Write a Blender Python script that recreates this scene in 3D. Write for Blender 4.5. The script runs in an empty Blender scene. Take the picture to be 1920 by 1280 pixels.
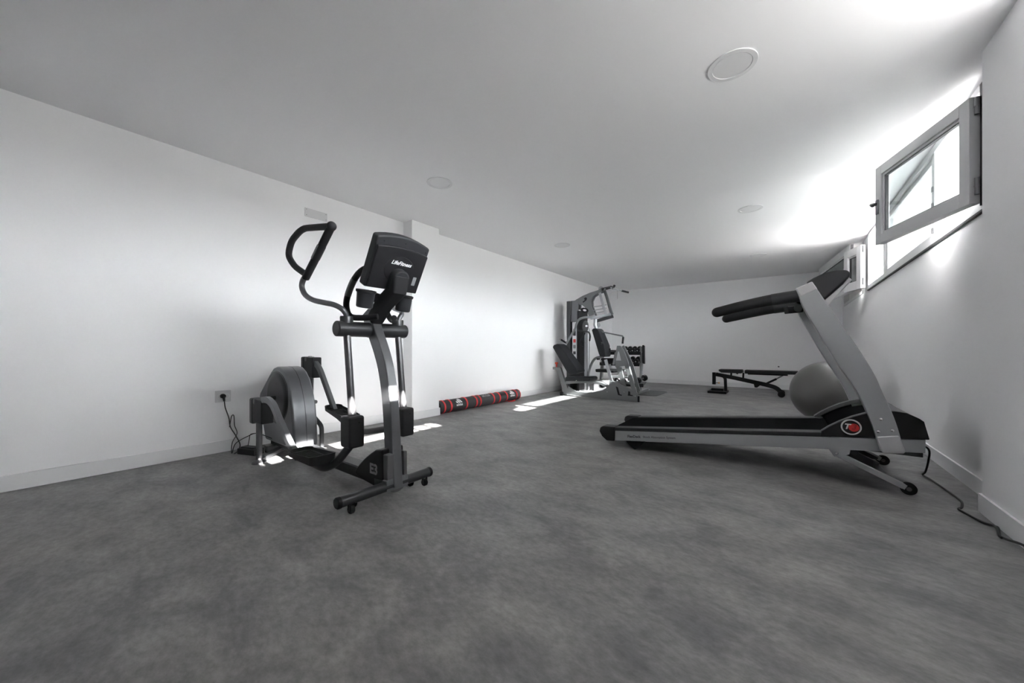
import bpy, bmesh, math, random
from mathutils import Vector, Matrix
random.seed(7)
SC = bpy.context.scene
COL = SC.collection
PI = math.pi

# ---------------------------------------------------------------- camera
F_PX = 680.2
cam_d = bpy.data.cameras.new('camera')
cam_d.sensor_width = 36.0
cam_d.lens = 36.0 * F_PX / 1920.0
cam_d.shift_y = (654.1 - 640.0) / 1920.0
cam_d.clip_start = 0.05
cam = bpy.data.objects.new('camera', cam_d)
COL.objects.link(cam)
cam.location = (0, 0, 0.888)
cam.rotation_euler = (PI / 2, 0, 0.6417)
SC.camera = cam

# ---------------------------------------------------------------- view, sky, sun
SC.view_settings.view_transform = 'Standard'
SC.view_settings.look = 'None'
SC.view_settings.exposure = 5.22
SC.view_settings.gamma = 1.0
SC.view_settings.use_curve_mapping = False
SC.cycles.max_bounces = 14
SC.cycles.diffuse_bounces = 8
SC.cycles.transparent_max_bounces = 16
SC.cycles.sample_clamp_indirect = 6.0

world = bpy.data.worlds.new('sky')
SC.world = world
world.use_nodes = True
bg = world.node_tree.nodes['Background']
bg.inputs[0].default_value = (0.95, 0.975, 1.0, 1)
# hazy bright sky, brighter around the low sun
wn, wl = world.node_tree.nodes, world.node_tree.links
wtc = wn.new('ShaderNodeTexCoord')
wdot = wn.new('ShaderNodeVectorMath')
wdot.operation = 'DOT_PRODUCT'
wdot.inputs[1].default_value = Vector((1, -0.0, 0.28)).normalized()
wl.new(wtc.outputs['Generated'], wdot.inputs[0])
wmax = wn.new('ShaderNodeMath')
wmax.operation = 'MAXIMUM'
wmax.inputs[1].default_value = 0.0
wl.new(wdot.outputs['Value'], wmax.inputs[0])
wpow = wn.new('ShaderNodeMath')
wpow.operation = 'POWER'
wpow.inputs[1].default_value = 2.5
wl.new(wmax.outputs[0], wpow.inputs[0])
wmad = wn.new('ShaderNodeMath')
wmad.operation = 'MULTIPLY_ADD'
wmad.inputs[1].default_value = 1.95
wmad.inputs[2].default_value = 0.45
wl.new(wpow.outputs[0], wmad.inputs[0])
wl.new(wmad.outputs[0], bg.inputs[1])

sun_d = bpy.data.lights.new('sun', 'SUN')
sun_d.energy = 5.0
sun_d.angle = math.radians(0.6)
sun_d.color = (1.0, 0.97, 0.94)
sun = bpy.data.objects.new('sun', sun_d)
COL.objects.link(sun)
sun.rotation_euler = Vector((-1, 0.08, -0.45)).to_track_quat('-Z', 'Y').to_euler()
sun.location = (12, 4, 9)

# ---------------------------------------------------------------- materials
MATS = {}


def new_mat(name):
    m = bpy.data.materials.new(name)
    m.use_nodes = True
    MATS[name] = m
    return m, m.node_tree.nodes, m.node_tree.links, m.node_tree.nodes['Principled BSDF']


def plain(name, col, rough=0.5, metal=0.0, spec=0.5, bump=0.0, bscale=200.0, var=0.0, vscale=8.0, coat=0.0):
    m, n, l, b = new_mat(name)
    b.inputs['Base Color'].default_value = (*col, 1)
    b.inputs['Roughness'].default_value = rough
    b.inputs['Metallic'].default_value = metal
    b.inputs['Specular IOR Level'].default_value = spec
    b.inputs['Coat Weight'].default_value = coat
    tc = n.new('ShaderNodeTexCoord')
    if var:
        nz = n.new('ShaderNodeTexNoise')
        nz.inputs['Scale'].default_value = vscale
        nz.inputs['Detail'].default_value = 6
        l.new(tc.outputs['Object'], nz.inputs['Vector'])
        mx = n.new('ShaderNodeMix')
        mx.data_type = 'RGBA'
        mx.inputs['A'].default_value = (*[c * (1 - var) for c in col], 1)
        mx.inputs['B'].default_value = (*[min(1, c * (1 + var)) for c in col], 1)
        l.new(nz.outputs['Fac'], mx.inputs['Factor'])
        l.new(mx.outputs['Result'], b.inputs['Base Color'])
    if bump:
        nb = n.new('ShaderNodeTexNoise')
        nb.inputs['Scale'].default_value = bscale
        nb.inputs['Detail'].default_value = 4
        l.new(tc.outputs['Object'], nb.inputs['Vector'])
        bp = n.new('ShaderNodeBump')
        bp.inputs['Strength'].default_value = bump
        bp.inputs['Distance'].default_value = 0.002
        l.new(nb.outputs['Fac'], bp.inputs['Height'])
        l.new(bp.outputs['Normal'], b.inputs['Normal'])
    return m


M_WALL = plain('white_plaster', (0.81, 0.81, 0.82), 0.75, spec=0.25, bump=0.12, bscale=160, var=0.012, vscale=3)
M_CEIL = plain('ceiling_paint', (0.88, 0.88, 0.89), 0.7, spec=0.25, bump=0.08, bscale=140)
M_SKIRT = plain('white_skirting', (0.72, 0.72, 0.73), 0.42)
M_FRAME = plain('white_aluminium', (0.58, 0.58, 0.59), 0.4)
M_GASKET_SHADE = plain('dark_gasket_and_shade', (0.03, 0.03, 0.032), 0.6)
M_HANDLE = plain('grey_handle_metal', (0.22, 0.22, 0.23), 0.35, metal=0.6)
M_DIMDARK = plain('dark_dimming_ground', (0.13, 0.13, 0.125), 0.95, var=0.3, vscale=6)
M_DIMGREY = plain('grey_dimming_ground', (0.22, 0.22, 0.22), 0.9, var=0.1, vscale=4)
M_OUT = plain('pale_concrete', (0.66, 0.65, 0.63), 0.9, var=0.08, vscale=2)
M_SOFFIT = plain('white_render', (0.82, 0.82, 0.81), 0.9)
M_GUN = plain('gunmetal_paint', (0.18, 0.186, 0.195), 0.36, metal=0.75, var=0.04, vscale=30)
M_GUND = plain('dark_gunmetal', (0.055, 0.057, 0.06), 0.36, metal=0.55)
M_BRUSH = plain('brushed_tube', (0.13, 0.13, 0.135), 0.36, metal=0.85)
M_PLAST = plain('black_plastic', (0.014, 0.014, 0.016), 0.5, spec=0.3, bump=0.1, bscale=500)
M_PLASTG = plain('charcoal_plastic', (0.026, 0.027, 0.03), 0.45, spec=0.35, bump=0.08, bscale=500)
M_RUB = plain('black_rubber', (0.009, 0.009, 0.01), 0.65, spec=0.2, bump=0.2, bscale=300)
M_FOAM = plain('black_foam_grip', (0.014, 0.014, 0.016), 0.6, spec=0.3, bump=0.4, bscale=250)
M_GREYP = plain('grey_plastic', (0.105, 0.107, 0.11), 0.5, spec=0.3)
M_DISC = plain('smoked_disc', (0.014, 0.014, 0.017), 0.3, spec=0.3)
M_SILV = plain('silver_paint', (0.37, 0.38, 0.39), 0.42, metal=0.45, bump=0.05, bscale=600)
M_SILVL = plain('bright_silver', (0.5, 0.5, 0.51), 0.38, metal=0.5)
M_STEEL = plain('bolt_steel', (0.75, 0.75, 0.75), 0.2, metal=1.0)
M_MATTE = plain('matte_black_panel', (0.008, 0.008, 0.009), 1.0, spec=0.0)
M_BELT = plain('running_belt', (0.012, 0.012, 0.013), 1.0, spec=0.0, bump=0.5, bscale=700)
M_GYMG = plain('gym_grey_paint', (0.17, 0.178, 0.182), 0.4, metal=0.35)
M_GYML = plain('gym_light_steel', (0.42, 0.43, 0.45), 0.35, metal=0.5)
M_VINYL = plain('black_vinyl', (0.018, 0.019, 0.022), 0.5, spec=0.25, bump=0.15, bscale=120)
M_WHITE = plain('white_print', (0.82, 0.82, 0.83), 0.5)
M_LGREY = plain('grey_print', (0.30, 0.30, 0.31), 0.5)
M_DPRINT = plain('dark_print', (0.07, 0.07, 0.075), 0.5)
M_RED = plain('red_plastic', (0.55, 0.03, 0.03), 0.4)
M_REDF = plain('red_band', (0.62, 0.035, 0.04), 0.6, bump=0.2)
M_MATB = plain('black_mat_cover', (0.03, 0.03, 0.033), 0.62, bump=0.3, bscale=200)
M_BALL = plain('silver_grey_vinyl', (0.11, 0.108, 0.103), 0.36, metal=0.3, var=0.05, vscale=5, bump=0.1, bscale=60)
M_RUBMAT = plain('grey_rubber_mat', (0.10, 0.102, 0.106), 0.7, bump=0.3, bscale=150)
M_LIGHTRING = plain('white_light_ring', (0.72, 0.72, 0.73), 0.4)
M_DIFF = plain('opal_diffuser', (0.74, 0.74, 0.75), 0.35)
M_COVER = plain('white_cover_plate', (0.60, 0.60, 0.61), 0.4)
M_IRON = plain('black_iron', (0.008, 0.008, 0.009), 0.55, spec=0.2, bump=0.3, bscale=90)
M_CORD = plain('black_cord', (0.01, 0.01, 0.011), 0.5)


def make_floor_mat():
    m, n, l, b = new_mat('mottled_grey_vinyl')
    tc = n.new('ShaderNodeTexCoord')
    mp = n.new('ShaderNodeMapping')
    mp.inputs['Scale'].default_value = (1.0, 1.6, 1.0)
    mp.inputs['Rotation'].default_value = (0, 0, 0.5)
    l.new(tc.outputs['Object'], mp.inputs['Vector'])
    n1 = n.new('ShaderNodeTexNoise')
    n1.inputs['Scale'].default_value = 3.2
    n1.inputs['Detail'].default_value = 9
    n1.inputs['Roughness'].default_value = 0.62
    n1.inputs['Distortion'].default_value = 0.35
    l.new(mp.outputs['Vector'], n1.inputs['Vector'])
    r1 = n.new('ShaderNodeValToRGB')
    r1.color_ramp.elements[0].position = 0.30
    r1.color_ramp.elements[0].color = (0.132, 0.134, 0.137, 1)
    r1.color_ramp.elements[1].position = 0.72
    r1.color_ramp.elements[1].color = (0.290, 0.287, 0.280, 1)
    l.new(n1.outputs['Fac'], r1.inputs['Fac'])
    n2 = n.new('ShaderNodeTexNoise')
    n2.inputs['Scale'].default_value = 24
    n2.inputs['Detail'].default_value = 6
    n2.inputs['Roughness'].default_value = 0.7
    l.new(mp.outputs['Vector'], n2.inputs['Vector'])
    r2 = n.new('ShaderNodeValToRGB')
    r2.color_ramp.elements[0].position = 0.33
    r2.color_ramp.elements[0].color = (0.74, 0.74, 0.74, 1)
    r2.color_ramp.elements[1].position = 0.68
    r2.color_ramp.elements[1].color = (1.16, 1.16, 1.16, 1)
    l.new(n2.outputs['Fac'], r2.inputs['Fac'])
    mx = n.new('ShaderNodeMix')
    mx.data_type = 'RGBA'
    mx.blend_type = 'MULTIPLY'
    mx.inputs['Factor'].default_value = 1.0
    l.new(r1.outputs['Color'], mx.inputs['A'])
    l.new(r2.outputs['Color'], mx.inputs['B'])
    n3 = n.new('ShaderNodeTexNoise')
    n3.inputs['Scale'].default_value = 0.9
    n3.inputs['Detail'].default_value = 3
    l.new(tc.outputs['Object'], n3.inputs['Vector'])
    mx2 = n.new('ShaderNodeMix')
    mx2.data_type = 'RGBA'
    mx2.blend_type = 'MULTIPLY'
    mx2.inputs['Factor'].default_value = 1.0
    r3 = n.new('ShaderNodeValToRGB')
    r3.color_ramp.elements[0].color = (0.95, 0.98, 1.02, 1)
    r3.color_ramp.elements[1].color = (1.05, 1.0, 0.95, 1)
    l.new(n3.outputs['Fac'], r3.inputs['Fac'])
    l.new(mx.outputs['Result'], mx2.inputs['A'])
    l.new(r3.outputs['Color'], mx2.inputs['B'])
    l.new(mx2.outputs['Result'], b.inputs['Base Color'])
    b.inputs['Roughness'].default_value = 0.5
    b.inputs['Specular IOR Level'].default_value = 0.35
    bp = n.new('ShaderNodeBump')
    bp.inputs['Strength'].default_value = 0.1
    bp.inputs['Distance'].default_value = 0.002
    l.new(n2.outputs['Fac'], bp.inputs['Height'])
    l.new(bp.outputs['Normal'], b.inputs['Normal'])
    return m


M_FLOOR = make_floor_mat()


def make_glass():
    m, n, l, b = new_mat('window_glass')
    n.remove(b)
    out = n['Material Output']
    t = n.new('ShaderNodeBsdfTransparent')
    t.inputs[0].default_value = (0.69, 0.71, 0.71, 1)
    g = n.new('ShaderNodeBsdfGlossy')
    g.inputs['Roughness'].default_value = 0.02
    lw = n.new('ShaderNodeLayerWeight')
    lw.inputs['Blend'].default_value = 0.5
    pw = n.new('ShaderNodeMath')
    pw.operation = 'POWER'
    pw.inputs[1].default_value = 4.0
    l.new(lw.outputs['Facing'], pw.inputs[0])
    fr = n.new('ShaderNodeMath')
    fr.operation = 'MULTIPLY_ADD'
    fr.inputs[1].default_value = 0.6
    fr.inputs[2].default_value = 0.035
    l.new(pw.outputs[0], fr.inputs[0])
    mx = n.new('ShaderNodeMixShader')
    l.new(fr.outputs[0], mx.inputs[0])
    l.new(t.outputs[0], mx.inputs[1])
    l.new(g.outputs[0], mx.inputs[2])
    l.new(mx.outputs[0], out.inputs['Surface'])
    return m


M_GLASS = make_glass()


# ---------------------------------------------------------------- mesh helpers
def V(*a):
    return Vector(a if len(a) > 1 else a[0])


def smooth_path(pts, sub=6, closed=False):
    P = [Vector(p) for p in pts]
    if len(P) < 3 or sub < 2:
        return P
    out = []
    n = len(P)
    rng = range(n) if closed else range(n - 1)
    for i in rng:
        if closed:
            p0, p1, p2, p3 = P[(i - 1) % n], P[i], P[(i + 1) % n], P[(i + 2) % n]
        else:
            p1, p2 = P[i], P[i + 1]
            p0 = P[i - 1] if i > 0 else p1 * 2 - p2
            p3 = P[i + 2] if i + 2 < n else p2 * 2 - p1
        for k in range(sub):
            t = k / sub
            out.append(0.5 * ((2 * p1) + (-p0 + p2) * t + (2 * p0 - 5 * p1 + 4 * p2 - p3) * t * t + (-p0 + 3 * p1 - 3 * p2 + p3) * t ** 3))
    if not closed:
        out.append(P[-1])
    return out


def round_path(pts, rad=0.04, seg=5):
    """polyline with each inner corner replaced by an arc"""
    P = [Vector(p) for p in pts]
    out = [P[0]]
    for i in range(1, len(P) - 1):
        a, b, c = P[i - 1], P[i], P[i + 1]
        d1 = (a - b)
        d2 = (c - b)
        r = min(rad, d1.length * 0.45, d2.length * 0.45)
        s = b + d1.normalized() * r
        e = b + d2.normalized() * r
        for k in range(seg + 1):
            t = k / seg
            out.append(s * (1 - t) ** 2 + b * 2 * t * (1 - t) + e * t * t)
    out.append(P[-1])
    return out


class MB:
    def __init__(s):
        s.v = []
        s.f = []

    def add(s, verts, faces):
        o = len(s.v)
        s.v += [Vector(p) for p in verts]
        s.f += [[i + o for i in f] for f in faces]
        return s

    def boxmm(s, x0, x1, y0, y1, z0, z1):
        return s.add([(x0, y0, z0), (x1, y0, z0), (x1, y1, z0), (x0, y1, z0), (x0, y0, z1), (x1, y0, z1), (x1, y1, z1), (x0, y1, z1)],
                     [(0, 3, 2, 1), (4, 5, 6, 7), (0, 1, 5, 4), (1, 2, 6, 5), (2, 3, 7, 6), (3, 0, 4, 7)])

    def box(s, c, size, rot=None):
        c = Vector(c)
        h = [d / 2 for d in size]
        vs = []
        for z in (-1, 1):
            for x, y in ((-1, -1), (1, -1), (1, 1), (-1, 1)):
                p = Vector((x * h[0], y * h[1], z * h[2]))
                vs.append(c + (rot @ p if rot else p))
        return s.add(vs, [(0, 3, 2, 1), (4, 5, 6, 7), (0, 1, 5, 4), (1, 2, 6, 5), (2, 3, 7, 6), (3, 0, 4, 7)])

    def cyl(s, p0, p1, r0, r1=None, n=24):
        r1 = r0 if r1 is None else r1
        p0, p1 = Vector(p0), Vector(p1)
        d = (p1 - p0).normalized()
        a = d.orthogonal().normalized()
        b = d.cross(a)
        vs = []
        for p, r in ((p0, r0), (p1, r1)):
            for i in range(n):
                t = 2 * PI * i / n
                vs.append(p + (a * math.cos(t) + b * math.sin(t)) * r)
        fs = [(i, (i + 1) % n, n + (i + 1) % n, n + i) for i in range(n)]
        fs += [list(range(n - 1, -1, -1)), list(range(n, 2 * n))]
        return s.add(vs, fs)

    def tube(s, pts, r, n=14, closed=False, up=None, sect=None):
        """sweep a circle (r number or list) or a section list [(a,b)..] along pts"""
        P = [Vector(p) for p in pts]
        m = len(P)
        T = []
        for i in range(m):
            if closed:
                t = P[(i + 1) % m] - P[i - 1]
            else:
                t = P[min(i + 1, m - 1)] - P[max(i - 1, 0)]
            T.append(t.normalized())
        if up is None:
            a = T[0].orthogonal().normalized()
        else:
            a = Vector(up)
        vs = []
        for i in range(m):
            a = (a - T[i] * a.dot(T[i]))
            a.normalize()
            if up is not None:
                u = Vector(up)
                a2 = u - T[i] * u.dot(T[i])
                if a2.length > 1e-4:
                    a = a2.normalized()
            b = T[i].cross(a)
            if sect:
                for (p, q) in sect:
                    vs.append(P[i] + a * p + b * q)
            else:
                ri = r[i] if isinstance(r, (list, tuple)) else r
                for k in range(n):
                    t = 2 * PI * k / n
                    vs.append(P[i] + (a * math.cos(t) + b * math.sin(t)) * ri)
        n = len(sect) if sect else n
        fs = []
        for i in range(m if closed else m - 1):
            j = (i + 1) % m
            for k in range(n):
                fs.append((i * n + k, i * n + (k + 1) % n, j * n + (k + 1) % n, j * n + k))
        if not closed:
            fs += [list(range(n - 1, -1, -1)), list(range((m - 1) * n, m * n))]
        return s.add(vs, fs)

    def bar(s, pts, w, h, up=(0, 1, 0), c=0.2):
        """rectangular section, w along up, h across, chamfered corners"""
        w, h = w / 2, h / 2
        k = min(w, h) * c
        sec = [(-w, -h + k), (-w + k, -h), (w - k, -h), (w, -h + k), (w, h - k), (w - k, h), (-w + k, h), (-w, h - k)]
        return s.tube(pts, 0, up=up, sect=sec)

    def prism(s, poly, a, b, axis='y'):
        """closed outline extruded from a to b; outline is (x,z) for axis y, (y,z) for x, (x,y) for z"""
        n = len(poly)
        vs = []
        for t in (a, b):
            for p, q in poly:
                vs.append({'y': (p, t, q), 'x': (t, p, q), 'z': (p, q, t)}[axis])
        fs = [(i, (i + 1) % n, n + (i + 1) % n, n + i) for i in range(n)]
        fs += [list(range(n - 1, -1, -1)), list(range(n, 2 * n))]
        return s.add(vs, fs)

    def ringprism(s, outer, inner, a, b, axis='y'):
        """two outlines with the same point count, extruded as a frame"""
        n = len(outer)
        vs = []
        for t in (a, b):
            for ol in (outer, inner):
                for p, q in ol:
                    vs.append({'y': (p, t, q), 'x': (t, p, q), 'z': (p, q, t)}[axis])
        fs = []
        for i in range(n):
            j = (i + 1) % n
            fs += [(i, j, n + j, n + i), (2 * n + i, 3 * n + i, 3 * n + j, 2 * n + j), (i, 2 * n + i, 2 * n + j, j), (n + i, n + j, 3 * n + j, 3 * n + i)]
        return s.add(vs, fs)

    def lathe(s, prof, origin, axis=(0, 0, 1), n=32, ref=None):
        """prof: (radius, along)"""
        o = Vector(origin)
        d = Vector(axis).normalized()
        a = d.orthogonal().normalized()
        b = d.cross(a)
        vs = []
        fs = []
        m = len(prof)
        for r, t in prof:
            for k in range(n):
                th = 2 * PI * k / n
                vs.append(o + d * t + (a * math.cos(th) + b * math.sin(th)) * max(r, 1e-5))
        for i in range(m - 1):
            for k in range(n):
                fs.append((i * n + k, i * n + (k + 1) % n, (i + 1) * n + (k + 1) % n, (i + 1) * n + k))
        fs += [list(range(n - 1, -1, -1)), list(range((m - 1) * n, m * n))]
        return s.add(vs, fs)

    def sphere(s, c, r, nu=24, nv=14, sc=(1, 1, 1)):
        c = Vector(c)
        vs = [c + Vector((0, 0, r * sc[2]))]
        for i in range(1, nv):
            ph = PI * i / nv
            for k in range(nu):
                t = 2 * PI * k / nu
                vs.append(c + Vector((r * sc[0] * math.sin(ph) * math.cos(t), r * sc[1] * math.sin(ph) * math.sin(t), r * sc[2] * math.cos(ph))))
        vs.append(c - Vector((0, 0, r * sc[2])))
        fs = [(0, 1 + k, 1 + (k + 1) % nu) for k in range(nu)]
        for i in range(nv - 2):
            for k in range(nu):
                fs.append((1 + i * nu + k, 1 + (i + 1) * nu + k, 1 + (i + 1) * nu + (k + 1) % nu, 1 + i * nu + (k + 1) % nu))
        last = len(vs) - 1
        o = 1 + (nv - 2) * nu
        fs += [(o + k, last, o + (k + 1) % nu) for k in range(nu)]
        return s.add(vs, fs)

    def text(s, body, size, mat, ext=0.0006, align='CENTER', shear=0.0, bold=0.0):
        cu = bpy.data.curves.new('lettering', 'FONT')
        cu.body = body
        cu.size = size
        cu.extrude = ext
        cu.align_x = align
        cu.align_y = 'CENTER'
        cu.shear = shear
        cu.offset = bold
        cu.resolution_u = 3
        o = bpy.data.objects.new('lettering', cu)
        COL.objects.link(o)
        dg = bpy.context.evaluated_depsgraph_get()
        me = o.evaluated_get(dg).to_mesh()
        s.add([mat @ v.co for v in me.vertices], [list(p.vertices) for p in me.polygons])
        o.evaluated_get(dg).to_mesh_clear()
        bpy.data.objects.remove(o)
        bpy.data.curves.remove(cu)
        return s

    def obj(s, name, mat, parent=None, bevel=0.0, bseg=2, angle=35, loc=None, keep_normals=False):
        me = bpy.data.meshes.new(name)
        if loc is not None:
            off = Vector(loc)
        elif parent is not None:
            off = root_loc(parent)
        else:
            off = Vector((0, 0, 0))
        bm = bmesh.new()
        vs = [bm.verts.new(p - off) for p in s.v]
        for f in s.f:
            try:
                bm.faces.new([vs[i] for i in f])
            except ValueError:
                pass
        if not keep_normals:
            bmesh.ops.recalc_face_normals(bm, faces=bm.faces)
        for f in bm.faces:
            f.smooth = True
        bm.to_mesh(me)
        bm.free()
        me.set_sharp_from_angle(angle=math.radians(angle))
        me.materials.append(mat)
        o = bpy.data.objects.new(name, me)
        COL.objects.link(o)
        if parent is not None:
            o.parent = parent
        if loc is not None:
            o.location = loc
        if bevel > 0:
            bv = o.modifiers.new('bevel', 'BEVEL')
            bv.width = bevel
            bv.segments = bseg
            bv.limit_method = 'ANGLE'
            bv.angle_limit = math.radians(40)
            bv.harden_normals = True
        return o


def root_loc(o):
    p = Vector(o.location)
    while o.parent is not None:
        o = o.parent
        p = p + Vector(o.location)
    return p


def thing(name, label, cat, loc, group=None):
    o = bpy.data.objects.new(name, None)
    o.empty_display_size = 0.1
    COL.objects.link(o)
    o.location = loc
    return tag(o, label, cat, group)


def tag(o, label, cat=None, group=None):
    o['label'] = label
    if cat:
        o['category'] = cat
    if group:
        o['group'] = group
    return o


def struct(o, label=None):
    o['kind'] = 'structure'
    if label:
        o['label'] = label
    return o


def copy_thing(root):
    def cp(o, par):
        c = o.copy()
        COL.objects.link(c)
        c.parent = par
        for ch in list(o.children):
            cp(ch, c)
        return c
    return cp(root, None)


def rrect(x0, x1, z0, z1, r, seg=5):
    out = []
    for cx, cz, a0 in ((x1 - r, z1 - r, 0), (x0 + r, z1 - r, 90), (x0 + r, z0 + r, 180), (x1 - r, z0 + r, 270)):
        for k in range(seg + 1):
            t = math.radians(a0 + 90 * k / seg)
            out.append((cx + r * math.cos(t), cz + r * math.sin(t)))
    return out


def mat_axes(o, u, v):
    """matrix mapping local x->u, y->v, z->u x v"""
    u = Vector(u).normalized()
    v = Vector(v).normalized()
    w = u.cross(v)
    m = Matrix((u, v, w)).transposed().to_4x4()
    m.translation = Vector(o)
    return m


# ---------------------------------------------------------------- room shell
XL, XR, XP, YB, YF, HC = -3.88, 0.965, 0.868, 9.905, -2.2, 2.5
WT = 0.25
Z0, Z1 = 1.72, 2.49

struct(MB().boxmm(XL - 0.2, XR + WT, YF - 0.2, YB + 0.2, -0.1, 0).obj('floor', M_FLOOR), 'mottled dark grey vinyl floor')
struct(MB().boxmm(XL - 0.2, XR + WT, YF - 0.2, YB + 0.2, HC, HC + 0.15).obj('ceiling', M_CEIL), 'white painted ceiling')
struct(MB().boxmm(XL - 0.2, XL, YF, YB + 0.2, 0, HC).obj('wall_left', M_WALL), 'long white wall on the left')
struct(MB().boxmm(XL, XR + WT, YB, YB + 0.2, 0, HC).obj('wall_back', M_WALL), 'white end wall behind the bench')
struct(MB().boxmm(XL, XR + WT, YF - 0.2, YF, 0, HC).obj('wall_front', M_WALL), 'white wall behind the viewer')
wr = MB()
wr.boxmm(XR, XR + WT, YF, YB, 0, Z0)
wr.boxmm(XR, XR + WT, YF, YB, Z1, HC)
for a, b in ((YF, 0.7), (2.6, 3.36), (7.08, 7.52), (9.6, YB)):
    wr.boxmm(XR, XR + WT, a, b, Z0, Z1)
struct(wr.obj('wall_right', M_WALL), 'white wall with high windows on the right')
struct(MB().boxmm(XL - 0.05, -3.705, 2.877, 3.318, 0, HC).obj('trim_1', M_WALL), 'shallow white pilaster on the left wall')
struct(MB().boxmm(XP, XR + 0.05, 2.62, 3.113, 0, HC).obj('trim_2', M_WALL), 'white pier at the right edge')

BH, BT = 0.1, 0.012
bl = MB()
bl.boxmm(XL - 0.02, XL + BT, YF, 2.877 - BT, 0, BH)
bl.boxmm(XL - 0.02, XL + BT, 3.318 + BT, YB, 0, BH)
bl.boxmm(XL - 0.02, -3.705 + BT, 2.877 - BT, 3.318 + BT, 0, BH)
struct(bl.obj('baseboard_left', M_SKIRT, bevel=0.002))
struct(MB().boxmm(XL, XR, YB - BT, YB + 0.02, 0, BH).obj('baseboard_back', M_SKIRT, bevel=0.002))
br = MB()
br.boxmm(XR - BT, XR + 0.02, 3.113 + BT, YB, 0, BH)
br.boxmm(XR - BT, XR + 0.02, YF, 2.62 - BT, 0, BH)
br.boxmm(XP - BT, XR + 0.02, 2.62 - BT, 3.113 + BT, 0, BH)
struct(br.obj('baseboard_right', M_SKIRT, bevel=0.002))

# outside: sunlit yard, balcony slab above the windows, added light blockers and dim ground
struct(MB().boxmm(XR + WT, 16, -8, 20, 1.4, 1.60).obj('floor_outside', M_OUT), 'sunlit concrete yard outside')
struct(MB().boxmm(XR + WT, 3.6, 3.2, 7.6, 1.5, 1.62).obj('dim_ground_strip', M_DIMGREY), 'grey ground strip added outside to dim light on the ceiling')  # added dark ground, weakens the bounce onto the ceiling by the windows
struct(MB().boxmm(XR + WT, 7.0, -8, 3.2, 1.5, 1.62).obj('dark_ground_strip', M_DIMDARK), 'dark ground added outside to cut bounced light')  # added, keeps bounced daylight off the near ceiling
struct(MB().boxmm(XR + WT, 2.2, -4, 14, 2.497, 2.72).obj('ceiling_outside', M_SOFFIT), 'white balcony slab over the windows')
struct(MB().boxmm(1.3, 1.55, 2.6, 3.87, 1.6, 2.497).obj('sun_blocker', M_SOFFIT), 'white block added outside to stop the sun')  # added out of view to leave the gap in the sun strip
struct(MB().boxmm(XR + WT, 6, 7.6, 13, 1.6, 2.497).obj('daylight_blocker', M_OUT), 'block added outside to keep daylight from the far window')  # added block, cuts sky light through window_2 onto the back wall
struct(MB().boxmm(10, 10.25, -8, 20, 1.6, 2.75).obj('low_sky_blocker', M_OUT), 'low block added across the yard to hide the low sky')  # added to darken the upper band of the left wall


# ---------------------------------------------------------------- windows
def frame_rect(mb, y0, y1, z0, z1, w, x0, x1, wb=None, wt=None):
    wb = w if wb is None else wb
    wt = w if wt is None else wt
    mb.boxmm(x0, x1, y0, y0 + w, z0, z1)
    mb.boxmm(x0, x1, y1 - w, y1, z0, z1)
    mb.boxmm(x0, x1, y0 + w, y1 - w, z0, z0 + wb)
    mb.boxmm(x0, x1, y0 + w, y1 - w, z1 - wt, z1)


w1 = thing('window_1', 'long white aluminium window with inward opened sashes high on the right wall', None, (XR, 5.2, Z0))
struct(w1)
fm = MB()
frame_rect(fm, 3.36, 7.08, Z0, Z1, 0.05, 0.952, 1.03, wb=0.06)
fm.boxmm(0.958, 1.03, 4.30, 4.36, Z0 + 0.05, Z1 - 0.05)
fm.boxmm(0.958, 1.03, 6.06, 6.12, Z0 + 0.05, Z1 - 0.05)
fm.obj('window_frame', M_FRAME, w1, bevel=0.003)
ib = MB()
frame_rect(ib, 4.36, 6.06, Z0 + 0.06, Z1 - 0.05, 0.045, 0.975, 1.02, wb=0.043)
ib.obj('glazing_bead', M_FRAME, w1, bevel=0.003)
MB().boxmm(0.995, 1.001, 4.40, 6.02, Z0 + 0.10, Z1 - 0.09).obj('glass_pane', M_GLASS, w1)
MB().boxmm(0.946, 0.9655, 3.36, 7.08, Z0 - 0.014, Z0).obj('sill_strip', M_GASKET_SHADE, w1)
MB().boxmm(0.938, 0.953, 3.36, 3.397, Z0 + 0.02, 2.46).obj('hinge_shade_strip', M_GASKET_SHADE, w1)  # dark strip standing in for the shade along the near jamb
kp = MB()
for z in (2.16, 2.03, 1.83):
    kp.boxmm(0.949, 0.959, 4.318, 4.342, z - 0.022, z + 0.022)
kp.obj('lock_keep', M_HANDLE, w1, bevel=0.002)


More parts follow.
